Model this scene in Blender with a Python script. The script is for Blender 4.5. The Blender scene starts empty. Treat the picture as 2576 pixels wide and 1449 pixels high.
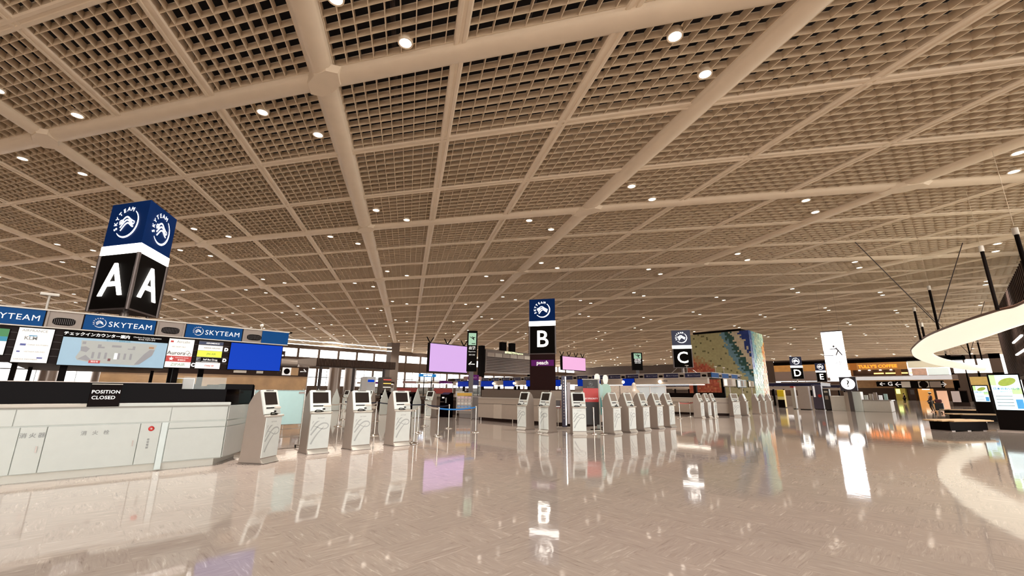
import bpy, math, random
from mathutils import Matrix, Vector
random.seed(7)
C = bpy.context.scene.collection
PI = math.pi
R = math.radians

# ------------------------------------------------------------------ camera, world, exposure
F_PX, PITCH, ROLL, EYE = 1070.2, 0.2389, 0.0082, 1.5
BETA = R(45.4)
FWD = Vector((math.cos(BETA), math.sin(BETA), 0)); RGT = Vector((math.sin(BETA), -math.cos(BETA), 0)); UP = Vector((0, 0, 1))
_f = FWD * math.cos(PITCH) + UP * math.sin(PITCH)
_u = UP * math.cos(PITCH) - FWD * math.sin(PITCH)
_cx = RGT * math.cos(ROLL) + _u * math.sin(ROLL)
_cy = _u * math.cos(ROLL) - RGT * math.sin(ROLL)
cam = bpy.data.cameras.new('camera'); cam_o = bpy.data.objects.new('camera', cam); C.objects.link(cam_o)
cam.sensor_width = 36.0; cam.lens = 36.0 * F_PX / 2576.0; cam.clip_end = 600; cam.clip_start = 0.05
cam_o.matrix_world = Matrix(((_cx.x, _cy.x, -_f.x, 0), (_cx.y, _cy.y, -_f.y, 0), (_cx.z, _cy.z, -_f.z, EYE), (0, 0, 0, 1)))
bpy.context.scene.camera = cam_o

w = bpy.data.worlds.new('daylight'); bpy.context.scene.world = w; w.use_nodes = True
_bg = w.node_tree.nodes['Background']
_bg.inputs[0].default_value = (1.0, 0.975, 0.94, 1); _bg.inputs[1].default_value = 4.1
sc = bpy.context.scene
sc.view_settings.view_transform = 'Standard'; sc.view_settings.look = 'None'
sc.view_settings.exposure = 0.55; sc.view_settings.gamma = 1.0; sc.view_settings.use_curve_mapping = False
sc.cycles.max_bounces = 6; sc.cycles.diffuse_bounces = 3; sc.cycles.glossy_bounces = 3; sc.cycles.adaptive_threshold = 0.04
sc.cycles.transmission_bounces = 6; sc.cycles.transparent_max_bounces = 8
sc.cycles.caustics_reflective = False; sc.cycles.caustics_refractive = False
sc.cycles.sample_clamp_indirect = 4.0

def hall_lamp(name, x, y, z, size, watts, col=(1.0, 0.95, 0.88)):
    l = bpy.data.lights.new(name, 'AREA'); l.shape = 'DISK'; l.size = size; l.energy = watts; l.color = col; l.spread = R(105)
    o = bpy.data.objects.new(name, l); o.location = (x, y, z); C.objects.link(o); return o
LAMP_W = 560

# ------------------------------------------------------------------ a pixel of the photograph as a ray, used to read off real positions
def ray(px, py):
    u, v = (px - 1288) / F_PX, (724.5 - py) / F_PX
    return _cx * u + _cy * v + _f
def ground(px, py, z=0.0):
    d = ray(px, py); t = (z - EYE) / d.z; return (d.x * t, d.y * t)
def at_y(px, py, y):
    d = ray(px, py); t = y / d.y; return (d.x * t, EYE + d.z * t)
def at_x(px, py, x):
    d = ray(px, py); t = x / d.x; return (d.y * t, EYE + d.z * t)

# ------------------------------------------------------------------ materials
def lin(c):
    if isinstance(c, str):
        c = tuple(int(c[i:i+2], 16) / 255 for i in (0, 2, 4))
    return tuple((x / 12.92 if x <= 0.04045 else ((x + 0.055) / 1.055) ** 2.4) for x in c) + (1.0,)
MATS = {}
def mat(name, col, rough=0.5, metal=0.0, emit=0.0, ecol=None, vary=0.05, scale=6.0, alpha=1.0, trans=0.0, bump=0.0, ior=1.5):
    if name in MATS: return MATS[name]
    m = bpy.data.materials.new(name); m.use_nodes = True; nt = m.node_tree; b = nt.nodes['Principled BSDF']
    base = lin(col)
    tc = nt.nodes.new('ShaderNodeTexCoord'); n = nt.nodes.new('ShaderNodeTexNoise'); n.inputs['Scale'].default_value = scale
    n.inputs['Detail'].default_value = 3
    nt.links.new(tc.outputs['Object'], n.inputs['Vector'])
    mx = nt.nodes.new('ShaderNodeMix'); mx.data_type = 'RGBA'
    mx.inputs['A'].default_value = tuple(x * (1 - vary) for x in base[:3]) + (1,)
    mx.inputs['B'].default_value = tuple(min(1, x * (1 + vary)) for x in base[:3]) + (1,)
    nt.links.new(n.outputs['Fac'], mx.inputs['Factor']); nt.links.new(mx.outputs['Result'], b.inputs['Base Color'])
    b.inputs['IOR'].default_value = ior; b.inputs['Roughness'].default_value = rough; b.inputs['Metallic'].default_value = metal
    if emit: b.inputs['Emission Color'].default_value = lin(ecol or col); b.inputs['Emission Strength'].default_value = emit
    if alpha < 1: b.inputs['Alpha'].default_value = alpha
    if trans: b.inputs['Transmission Weight'].default_value = trans
    if bump:
        bp = nt.nodes.new('ShaderNodeBump'); bp.inputs['Strength'].default_value = bump; bp.inputs['Distance'].default_value = 0.01
        nt.links.new(n.outputs['Fac'], bp.inputs['Height']); nt.links.new(bp.outputs['Normal'], b.inputs['Normal'])
    MATS[name] = m; return m

M_WHITE = mat('white laminate', 'D0D4CD', 0.28)
M_OFFW = mat('warm white paint', 'D0C8BC', 0.5)
M_GREY = mat('grey powder coat', '998B80', 0.45)
M_KWHITE = mat('bright white panel', 'E8ECE6', 0.3)
M_GREIGE = mat('taupe laminate', 'B4A596', 0.4)
M_DGREY = mat('dark grey metal', '4A4240', 0.4, 0.3)
M_BLACK = mat('black gloss panel', '0A0506', 0.06)
M_BLACK.node_tree.nodes['Principled BSDF'].inputs['IOR'].default_value = 1.10
M_MBLACK = mat('matt black', '100A08', 0.5, ior=1.12)
M_BROWNB = mat('dark brown sign box', '0C0806', 0.6, ior=1.12)
M_NAVY = mat('navy light box', '061A40', 0.6, emit=0.12, ecol='0C3A7C', ior=1.12)
M_FASC = mat('blue fascia panel', '084078', 0.5, emit=0.08, ecol='0C60A4', ior=1.2)
M_FASCD = mat('dark navy fascia panel', '16163A', 0.4)
M_CHROME = mat('brushed steel', 'D8CFC4', 0.22, 0.9)
M_STEEL = mat('satin aluminium', '9C9088', 0.35, 0.6)
M_POLE = mat('dark anodised pole', '5E5450', 0.35, 0.6)
M_GLOW = mat('lit white letter', 'FFFFFF', 0.5, emit=3.2, ecol='FFF8EC')
M_GLOWS = mat('lit white panel', 'FFFFFF', 0.5, emit=2.4, ecol='FFFAF2')
M_PRINTW = mat('white print', 'F6F4F0', 0.5, emit=0.25, ecol='FFFFFF')
M_PRINTG = mat('grey print', '9A9C9A', 0.5)
M_SWIRL = mat('pale grey print', 'B9BDBA', 0.4)
M_PRINTD = mat('dark print', '3C3A3C', 0.5)
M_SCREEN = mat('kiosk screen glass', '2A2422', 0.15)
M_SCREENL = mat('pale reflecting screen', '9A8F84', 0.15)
M_BLUESCR = mat('blue lit screen', '020A30', 0.3, emit=0.58, ecol='0044CC', ior=1.15)
M_BLUEDIM = mat('dim blue screen', '031250', 0.3, emit=0.38, ecol='0433B0', ior=1.2)
M_PINK = mat('lilac lit screen', '4A3A50', 0.4, emit=0.62, ecol='E4B8F4', ior=1.2, vary=.1, scale=1.5)
M_PINK2 = mat('pink lit screen', '503A48', 0.4, emit=0.68, ecol='F7B8E2', ior=1.2, vary=.1, scale=1.5)
M_BOARDW = mat('lit white board', 'E4E0DA', 0.4, emit=0.30, ecol='FFF8F0')
M_RED = mat('signal red', 'C9302A', 0.4)
M_PURPLE = mat('purple board', '601F68', 0.5, emit=0.08, ior=1.2)
M_MARBLE = mat('amber stone cladding', 'B9946A', 0.35, vary=0.35, scale=1.2)
M_SOFFIT = mat('brown soffit', '5C4A3E', 0.6)
M_DARKW = mat('dark brown cladding', '34251F', 0.6, ior=1.25)
M_GLASS = mat('clear glass', 'E8F2EE', 0.04, alpha=0.16)
M_GLASSF = mat('frosted pale blue board', 'BFE0DC', 0.35, emit=0.10, ecol='CDE8EA')
M_BRIGHT = mat('lamp diffuser', 'FFFFFF', 0.5, emit=4.5, ecol='FFF0DC')
M_TUBE = mat('linear lamp', 'FFFFFF', 0.5, emit=3.5, ecol='FFF3E2')
M_CARPET = mat('grey worktop', '6C5E54', 0.4)

# ------------------------------------------------------------------ mesh builder
_tc = {}
def text_geo(s, size=1.0, bold=0.0, align='CENTER', extrude=0.0, spacing=1.0):
    k = (s, size, bold, align, extrude, spacing)
    if k in _tc: return _tc[k]
    cu = bpy.data.curves.new('lettering_source', 'FONT'); cu.body = s; cu.size = size; cu.offset = bold; cu.align_x = align; cu.align_y = 'CENTER'
    cu.extrude = extrude; cu.resolution_u = 3; cu.space_character = spacing
    o = bpy.data.objects.new('lettering_source', cu); C.objects.link(o)
    dg = bpy.context.evaluated_depsgraph_get(); dg.update()
    me = bpy.data.meshes.new_from_object(o.evaluated_get(dg))
    vs = [v.co.copy() for v in me.vertices]; fs = [tuple(p.vertices) for p in me.polygons]
    bpy.data.objects.remove(o); bpy.data.curves.remove(cu); bpy.data.meshes.remove(me)
    _tc[k] = (vs, fs); return _tc[k]

class MB:
    def __init__(s): s.v = []; s.f = []; s.sm = []
    def add(s, vs, fs, M=None, smooth=False):
        n = len(s.v)
        s.v += [tuple(M @ Vector(v)) if M is not None else tuple(v) for v in vs]
        s.f += [tuple(i + n for i in f) for f in fs]; s.sm += [smooth] * len(fs); return s
    def box(s, x0, x1, y0, y1, z0, z1, M=None):
        v = [(x, y, z) for z in (z0, z1) for y in (y0, y1) for x in (x0, x1)]
        return s.add(v, [(0, 2, 3, 1), (4, 5, 7, 6), (0, 1, 5, 4), (2, 6, 7, 3), (0, 4, 6, 2), (1, 3, 7, 5)], M)
    def prism(s, pts, z0, z1, M=None):                 # plan polygon, counter-clockwise
        n = len(pts)
        v = [(p[0], p[1], z0) for p in pts] + [(p[0], p[1], z1) for p in pts]
        return s.add(v, [tuple(range(n - 1, -1, -1)), tuple(range(n, 2 * n))] + [(i, (i + 1) % n, (i + 1) % n + n, i + n) for i in range(n)], M)
    def side(s, pts, x0, x1, M=None):                  # profile in the y-z plane pushed along x
        n = len(pts)
        v = [(x0, p[0], p[1]) for p in pts] + [(x1, p[0], p[1]) for p in pts]
        return s.add(v, [tuple(range(n)), tuple(range(2 * n - 1, n - 1, -1))] + [(i, i + n, (i + 1) % n + n, (i + 1) % n) for i in range(n)], M)
    def front(s, pts, y0, y1, M=None):                 # outline in the x-z plane given depth y0..y1
        n = len(pts)
        v = [(p[0], y0, p[1]) for p in pts] + [(p[0], y1, p[1]) for p in pts]
        return s.add(v, [tuple(range(n)), tuple(range(2 * n - 1, n - 1, -1))] + [(i, i + n, (i + 1) % n + n, (i + 1) % n) for i in range(n)], M)
    def cyl(s, x, y, z0, z1, r, n=16, r2=None, M=None):
        return s.lathe([(r, z0), (r if r2 is None else r2, z1)], n, x, y, M)
    def lathe(s, prof, n=16, x=0, y=0, M=None, cap=True):
        v = []; f = []
        for (r, z) in prof:
            for k in range(n):
                a = 2 * PI * k / n; v.append((x + r * math.cos(a), y + r * math.sin(a), z))
        for q in range(len(prof) - 1):
            for k in range(n):
                f.append((q * n + k, q * n + (k + 1) % n, (q + 1) * n + (k + 1) % n, (q + 1) * n + k))
        s.add(v, f, M, True)
        if cap:
            m = len(prof) - 1
            s.add(v[:n], [tuple(range(n - 1, -1, -1))], M); s.add(v[m * n:], [tuple(range(n))], M)
        return s
    def tube(s, pts, r, n=8, M=None):
        pts = [Vector(p) for p in pts]; v = []; f = []
        for i, p in enumerate(pts):
            t = (pts[min(i + 1, len(pts) - 1)] - pts[max(i - 1, 0)]).normalized()
            a = t.orthogonal().normalized() if abs(t.z) > .9 else t.cross(UP).normalized()
            b = t.cross(a).normalized()
            rr = r[i] if isinstance(r, (list, tuple)) else r
            for k in range(n):
                an = 2 * PI * k / n; v.append(tuple(p + (a * math.cos(an) + b * math.sin(an)) * rr))
        for i in range(len(pts) - 1):
            for k in range(n): f.append((i * n + k, i * n + (k + 1) % n, (i + 1) * n + (k + 1) % n, (i + 1) * n + k))
        s.add(v, f, M, True); s.add(v[:n], [tuple(range(n - 1, -1, -1))], M); s.add(v[-n:], [tuple(range(n))], M); return s
    def ribbon(s, pts, w, y, M=None, th=0.003):        # flat band in the x-z plane following pts, widths w
        n = len(pts); P = [Vector((p[0], 0, p[1])) for p in pts]; L = []; Rr = []
        for i, p in enumerate(P):
            t = (P[min(i + 1, n - 1)] - P[max(i - 1, 0)]).normalized(); nn = Vector((-t.z, 0, t.x))
            ww = (w[i] if isinstance(w, (list, tuple)) else w) / 2
            L.append(p + nn * ww); Rr.append(p - nn * ww)
        for i in range(n - 1):
            q = [L[i], L[i + 1], Rr[i + 1], Rr[i]]
            v = [(a.x, y - th, a.z) for a in q]
            s.add(v, [(3, 2, 1, 0)], M)
        return s
    def text(s, body, size, M, bold=0.0, align='CENTER', extrude=0.002, spacing=1.0):
        vs, fs = text_geo(body, size, bold, align, extrude, spacing); return s.add(vs, fs, M)
    def build(s, name, m, parent=None, label=None, bevel=0.0, bseg=2):
        me = bpy.data.meshes.new(name); me.from_pydata(s.v, [], s.f); me.materials.append(m)
        me.polygons.foreach_set('use_smooth', s.sm); me.validate(); me.update()
        o = bpy.data.objects.new(name, me); C.objects.link(o)
        if parent is not None: o.parent = parent
        if label: o['label'] = label
        if bevel:
            b = o.modifiers.new('soft edges', 'BEVEL'); b.width = bevel; b.segments = bseg; b.limit_method = 'ANGLE'; b.angle_limit = R(40)
        return o
FM = Matrix.Rotation(PI / 2, 4, 'X')                    # text standing upright, read from -y
def face(x, y, z, ang=0.0):                            # frame whose x runs along a wall turned by ang, read from its -y side
    return Matrix.Translation((x, y, z)) @ Matrix.Rotation(ang, 4, 'Z')
def thing(name, label, cat, loc=(0, 0, 0), rz=0.0, group=None):
    o = bpy.data.objects.new(name, None); o.empty_display_size = 0.2; C.objects.link(o)
    o.location = loc; o.rotation_euler = (0, 0, rz); o['label'] = label; o['category'] = cat
    if group: o['group'] = group
    return o
def tag(o, label, cat, group=None, kind=None):
    o['label'] = label; o['category'] = cat
    if group: o['group'] = group
    if kind: o['kind'] = kind
    return o
def struct(o, label=None):
    o['kind'] = 'structure'
    if label: o['label'] = label
    return o
def copy_tree(o, parent=None):
    c = o.copy(); C.objects.link(c)
    if parent is not None: c.parent = parent
    for ch in list(o.children): copy_tree(ch, c)
    return c
def place(o, x, y, rz=0.0, label=None, group=None, z=0.0):
    o.location = (x, y, z); o.rotation_euler = (0, 0, rz)
    if label: o['label'] = label
    if group: o['group'] = group
    return o

def smooth_line(pts, ws, n=4):
    P = [pts[0]] + list(pts) + [pts[-1]]; W = [ws[0]] + list(ws) + [ws[-1]]; o = []; q = []
    for i in range(1, len(P) - 2):
        for k in range(n):
            t = k / n
            f = lambda a, b, c, d: .5 * (2 * b + (c - a) * t + (2 * a - 5 * b + 4 * c - d) * t * t + (3 * b - a - 3 * c + d) * t ** 3)
            o.append(tuple(f(P[i - 1][j], P[i][j], P[i + 1][j], P[i + 2][j]) for j in (0, 1))); q.append(W[i] + (W[i + 1] - W[i]) * t)
    return o + [pts[-1]], q + [ws[-1]]
def each(name, m, parent, boxes, M=None, label=None):
    for bx in boxes: MB().box(*bx, M).build(name, m, parent, label)

# the round alliance emblem: arc of letters, crescent and knotted ribbon, r = radius
def emblem(mb, M, r, kite=1.0, rich=True):
    n = 18
    pts = []; ws = []
    for k in range(n + 1):
        a = R(52 - 190 * k / n); pts.append((r * math.cos(a), r * math.sin(a))); ws.append(r * 0.13 * math.sin(PI * (0.06 + 0.88 * k / n)) + 0.01 * r)
    mb.ribbon(pts, ws, 0, M)
    for k, ch in enumerate('SKYTEAM'):
        a = R(202 - 21.5 * k)
        Mt = M @ Matrix.Translation((r * math.cos(a), -0.003, r * math.sin(a))) @ Matrix.Rotation(-(a - PI / 2), 4, 'Y') @ FM
        mb.text(ch, r * 0.40, Mt, extrude=0.001)
    for q, off in enumerate((0.30, 0.0, -0.30)):
        pts = []
        for k in range(13):
            t = k / 12; x = -0.62 + 1.24 * t
            pts.append((r * (x * 0.9 - off * 0.3), r * (off * 0.75 + 0.24 * math.sin((t - 0.12) * 2 * PI * 0.8) + 0.30 * (t - 0.5))))
        mb.ribbon(pts, r * 0.10, 0, M)
    if rich:
        for cx, cz, sg in ((-0.52, 0.12, 1), (0.52, -0.02, -1)):
            pts = [(r * (cx + 0.17 * math.cos(R(a))), r * (cz + 0.13 * math.sin(R(a)))) for a in range(0, 361, 40)]
            mb.ribbon(pts, r * 0.06, 0, M)

# ------------------------------------------------------------------ floor
def floor_mat():
    m = bpy.data.materials.new('polished stone tiles'); m.use_nodes = True; nt = m.node_tree; L = nt.links; N = nt.nodes.new; b = nt.nodes['Principled BSDF']
    def math_(op, a, b_=None):
        n = N('ShaderNodeMath'); n.operation = op
        for i, v in enumerate((a, b_)):
            if v is None: continue
            if isinstance(v, (int, float)): n.inputs[i].default_value = v
            else: L.new(v, n.inputs[i])
        return n.outputs[0]
    tc = N('ShaderNodeTexCoord'); sx = N('ShaderNodeSeparateXYZ'); L.new(tc.outputs['Object'], sx.inputs[0])
    T = 0.6
    fx = math_('DIVIDE', sx.outputs[0], T); fy = math_('DIVIDE', sx.outputs[1], T)
    ix = math_('FLOOR', fx); iy = math_('FLOOR', fy)
    chk = math_('ABSOLUTE', math_('MODULO', math_('ADD', ix, iy), 2.0))
    cell = N('ShaderNodeCombineXYZ'); L.new(ix, cell.inputs[0]); L.new(iy, cell.inputs[1])
    wn = N('ShaderNodeTexWhiteNoise'); wn.noise_dimensions = '2D'; L.new(cell.outputs[0], wn.inputs['Vector'])
    def streak(sxv, syv, det, dist):
        cb = N('ShaderNodeCombineXYZ'); L.new(math_('MULTIPLY', sx.outputs[0], sxv), cb.inputs[0]); L.new(math_('MULTIPLY', sx.outputs[1], syv), cb.inputs[1]); L.new(math_('MULTIPLY', wn.outputs['Value'], 40.0), cb.inputs[2])
        t = N('ShaderNodeTexNoise'); t.inputs['Scale'].default_value = 1.0; t.inputs['Detail'].default_value = det; t.inputs['Roughness'].default_value = 0.62; t.inputs['Distortion'].default_value = dist
        L.new(cb.outputs[0], t.inputs['Vector']); return t.outputs['Fac']
    a = streak(3.0, 26.0, 5, 1.2); c = streak(26.0, 3.0, 5, 1.2)
    mx = N('ShaderNodeMix'); mx.data_type = 'FLOAT'; L.new(chk, mx.inputs['Factor']); L.new(a, mx.inputs['A']); L.new(c, mx.inputs['B'])
    rp = N('ShaderNodeValToRGB'); L.new(mx.outputs['Result'], rp.inputs[0]); cr = rp.color_ramp
    cr.elements[0].position = 0.24; cr.elements[0].color = lin('7E7068'); cr.elements[1].position = 0.78; cr.elements[1].color = lin('DDD2C8')
    for p_, c_ in ((0.34, 'A0928A'), (0.44, 'A99C94'), (0.58, 'AEA198'), (0.66, 'BCB0A6')):
        e = cr.elements.new(p_); e.color = lin(c_)
    big = N('ShaderNodeTexNoise'); big.inputs['Scale'].default_value = 0.16; big.inputs['Detail'].default_value = 2; L.new(tc.outputs['Object'], big.inputs['Vector'])
    tint = N('ShaderNodeMix'); tint.data_type = 'RGBA'; tint.blend_type = 'MULTIPLY'; tint.inputs['Factor'].default_value = 1.0
    tr = N('ShaderNodeValToRGB'); L.new(big.outputs['Fac'], tr.inputs[0]); tr.color_ramp.elements[0].position = .35; tr.color_ramp.elements[0].color = (1.0, .93, .90, 1); tr.color_ramp.elements[1].position = .65; tr.color_ramp.elements[1].color = (0.99, .98, .93, 1)
    L.new(rp.outputs[0], tint.inputs['A']); L.new(tr.outputs[0], tint.inputs['B'])
    tw = N('ShaderNodeMix'); tw.data_type = 'RGBA'; tw.blend_type = 'MULTIPLY'; tw.inputs['Factor'].default_value = 1.0
    cw = N('ShaderNodeCombineXYZ'); vv = math_('ADD', math_('MULTIPLY', wn.outputs['Value'], 0.06), 0.95)
    for k in range(3): L.new(vv, cw.inputs[k])
    L.new(tint.outputs['Result'], tw.inputs['A']); L.new(cw.outputs[0], tw.inputs['B'])
    # thin joints
    fr = lambda q: math_('ABSOLUTE', math_('SUBTRACT', math_('FRACT', q), 0.5))
    jn = math_('GREATER_THAN', math_('MAXIMUM', fr(fx), fr(fy)), 0.4965)
    jm = N('ShaderNodeMix'); jm.data_type = 'RGBA'; L.new(math_('MULTIPLY', jn, 0.15), jm.inputs['Factor']); L.new(tw.outputs['Result'], jm.inputs['A']); jm.inputs['B'].default_value = lin('7A6A5E')
    L.new(jm.outputs['Result'], b.inputs['Base Color'])
    b.inputs['Roughness'].default_value = 0.05; b.inputs['IOR'].default_value = 1.58
    rip = N('ShaderNodeTexNoise'); rip.inputs['Scale'].default_value = 4.5; rip.inputs['Detail'].default_value = 2.0; rip.inputs['Roughness'].default_value = 0.55; L.new(tc.outputs['Object'], rip.inputs['Vector'])
    bp = N('ShaderNodeBump'); bp.inputs['Strength'].default_value = 1.0; bp.inputs['Distance'].default_value = 0.0008
    L.new(rip.outputs['Fac'], bp.inputs['Height']); L.new(bp.outputs['Normal'], b.inputs['Normal'])
    return m
fl = MB(); fl.box(-60, 172, -40, 126, -0.3, 0.0); struct(fl.build('floor', floor_mat()), 'polished beige stone tile floor with streaked tiles turned at right angles')

# ------------------------------------------------------------------ ceiling: rhombic bays of girders, three by three panels of square louvre cells
HH = 11.7
PHI, SK, LA, LB, OX, OY = -0.2963, 0.5307, 1.4149, 1.4418, -0.6124, 1.1802
def soft(v, lo, hi, k=0.22):
    if v < lo: return lo + (v - lo) * k
    if v > hi: return hi + (v - hi) * k
    return v
def cpt(i, j, dz=0.0):
    X = OX + LA * i * math.cos(PHI) - LB * j * math.sin(PHI + SK)
    Y = OY + LA * i * math.sin(PHI) + LB * j * math.cos(PHI + SK)
    a = soft(i, -2.5, 3.3); b_ = soft(j, -0.6, 3.8, 0.0)
    z = 1 - 0.0524 * a + 0.0522 * b_ - 0.006 * a * a - 0.0079 * b_ * b_ + 0.0126 * a * b_
    X *= HH; Y *= HH
    return Vector((X * RGT.x + Y * FWD.x, X * RGT.y + Y * FWD.y, EYE + HH * z + dz))
I0, I1, J0, J1 = -7, 12, -2, 13
M_CEIL = mat('beige louvre paint', 'DAC5A8', 0.6, vary=0.04, scale=0.3)
M_GIRD = mat('beige girder paint', 'E0CEB4', 0.55, vary=0.06, scale=1.5)
M_DECK = mat('roof void shade colour', '100503', 0.95)  # near-black colour stands in for the unlit void above the louvres
ceil = bpy.data.objects.new('ceiling', None); C.objects.link(ceil); struct(ceil, 'high lattice ceiling of beige girders and deep square louvres')
def in_view(p, mx=60, my=40):
    d = p - Vector((0, 0, EYE)); z = d.dot(_f)
    if z < 1: return None
    u = 1288 + F_PX * d.dot(_cx) / z; v = 724.5 - F_PX * d.dot(_cy) / z
    return (u, v, d.length) if -mx < u < 2576 + mx and -my < v < 1449 + my else None
def strip(mb, fn, n, prof, smooth=False):
    """sweep an open section (offset across, drop) along fn(k), where it can be seen and lies inside the hall"""
    P = [fn(k) for k in range(n + 1)]
    ok = [bool(in_view(p, 420, 420)) and p.x < 167 and p.y < 127 for p in P]
    if True not in ok: return
    a0 = max(0, ok.index(True) - 1); a1 = min(n, n - ok[::-1].index(True) + 1)
    P = P[a0:a1 + 1]; n = len(P) - 1; m = len(prof); base = len(mb.v)
    if n < 1: return
    for k in range(n + 1):
        t = (P[min(k + 1, n)] - P[max(k - 1, 0)]); s = Vector((t.y, -t.x, 0)).normalized()
        for (a, d) in prof: mb.v.append(tuple(P[k] + s * a + Vector((0, 0, d))))
    for k in range(n):
        for q in range(m - 1):
            mb.f.append((base + k * m + q, base + k * m + q + 1, base + (k + 1) * m + q + 1, base + (k + 1) * m + q)); mb.sm.append(smooth)
blade = [(-0.013, 0.0), (-0.013, -0.27), (0.013, -0.27), (0.013, 0.0)]
lv = MB()
for a in range(I0 * 30, I1 * 30):
    if a % 10: strip(lv, lambda k: cpt(a / 30, J0 + k / 3), (J1 - J0) * 3, blade)
for b_ in range(J0 * 30, J1 * 30):
    if b_ % 10: strip(lv, lambda k: cpt(I0 + k / 3, b_ / 30), (I1 - I0) * 3, blade)
lv.build('louvre_grid', M_CEIL, ceil)
sub = [(-0.22, 0.02), (-0.22, -0.27), (-0.17, -0.31), (-0.07, -0.31), (-0.05, -0.28), (0.05, -0.28), (0.07, -0.31), (0.17, -0.31), (0.22, -0.27), (0.22, 0.02)]
gir = [(-0.45, 0.0), (-0.45, -0.29)] + [(-0.38 * math.cos(R(a)), -0.29 - 0.16 * math.sin(R(a))) for a in range(0, 181, 20)] + [(0.45, -0.29), (0.45, 0.0)]
for a in range(I0 * 3, I1 * 3 + 1):
    g = MB(); big = a % 3 == 0
    strip(g, lambda k: cpt(a / 3, J0 + k / 3), (J1 - J0) * 3, gir if big else sub, big)
    g.build('girder' if big else 'sub_beam', M_GIRD, ceil)
for b_ in range(J0 * 3, J1 * 3 + 1):
    g = MB(); big = b_ % 3 == 0
    strip(g, lambda k: cpt(I0 + k / 3, b_ / 3), (I1 - I0) * 3, gir if big else sub, big)
    g.build('girder' if big else 'sub_beam', M_GIRD, ceil)
for i in range(I0, I1 + 1):
    for j in range(J0, 7):
        p = cpt(i, j)
        if not in_view(p) or p.length > 95: continue
        dx = (cpt(i + .1, j) - p).normalized(); dy = (cpt(i, j + .1) - p).normalized()
        pl = MB(); r1 = 0.85; pts = []
        for s, t in ((1, .32), (.45, .80), (-.32, 1), (-1, .62), (-1, -.32), (-.45, -.80), (.32, -1), (1, -.62)):
            q = dx * s * r1 + dy * t * r1; pts.append(q)
        v = [tuple(p + q + Vector((0, 0, -0.29))) for q in pts] + [tuple(p + q * 0.82 + Vector((0, 0, -0.48))) for q in pts]
        pl.add(v, [tuple(range(8, 16))] + [(k, (k + 1) % 8, (k + 1) % 8 + 8, k + 8) for k in range(8)])
        pl.build('joint_plate', M_GIRD, ceil)
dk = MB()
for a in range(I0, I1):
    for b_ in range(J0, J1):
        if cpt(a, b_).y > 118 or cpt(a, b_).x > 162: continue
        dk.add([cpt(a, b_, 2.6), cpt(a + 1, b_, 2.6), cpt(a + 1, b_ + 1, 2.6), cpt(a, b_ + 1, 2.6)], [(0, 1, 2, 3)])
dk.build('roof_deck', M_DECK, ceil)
pp = MB()                                              # ducts and pipes in the void above the louvres
for a in range(-9, 12):
    pp.tube([cpt(a / 3 + .17, J0 + .2, 1.5), cpt(a / 3 + .17, 3, 1.5), cpt(a / 3 + .17, 6, 1.5)], 0.09, 6)
pp.build('pipe_run', mat('dark brown pipe', '3A2C24', 0.7), ceil)  # all pipes in one dark brown
# recessed downlights: four around every joint
cand = []
for i in range(I0, I1 + 1):
    for j in range(J0, J1 + 1):
        for di, dj in ((.07, -.20), (.21, -.06), (-.21, .07), (-.07, .21)):
            p = cpt(i + di, j + dj, -0.33)
            if J0 < j + dj < J1 and I0 < i + di < I1 and p.x < 164 and p.y < 124 and in_view(p, 10, 10): cand.append((p.length, p))
cand.sort(key=lambda q: q[0])
DL = thing('ceiling_downlight', 'small round lit downlight recessed in the beige lattice ceiling', 'ceiling light', group='downlights in the lattice ceiling')
a_ = MB(); a_.lathe([(0.25, 0.0), (0.25, 0.22)], 14, cap=False); a_.lathe([(0.25, 0.0), (0.20, 0.01)], 14, cap=False); a_.build('housing', M_GIRD, DL)
a_ = MB(); a_.lathe([(0.20, 0.015), (0.19, 0.03)], 14); a_.build('diffuser', M_BRIGHT, DL)
for n_, (dd, p) in enumerate(cand[:290]):
    o = DL if n_ == 0 else copy_tree(DL); o.location = p
fa = MB()
for dd, p in cand[290:900]: fa.lathe([(0.24, 0.0), (0.2, -0.04)], 8, p.x, p.y, M=Matrix.Translation((0, 0, p.z)))
if fa.v: tag(fa.build('far_downlight_field', M_BRIGHT), 'countless tiny downlights dotting the farthest ceiling', 'ceiling lights', kind='stuff')

# the light of the downlights: one soft lamp per bay, set in the plane of the fittings
for i in range(-5, 11):
    for j in range(-1, 12):
        p = cpt(i + .07, j - .20, -0.40)
        if -45 < p.x < 160 and -22 < p.y < 120: hall_lamp('downlight_lamp', p.x, p.y, p.z, 1.6, LAMP_W)

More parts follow.
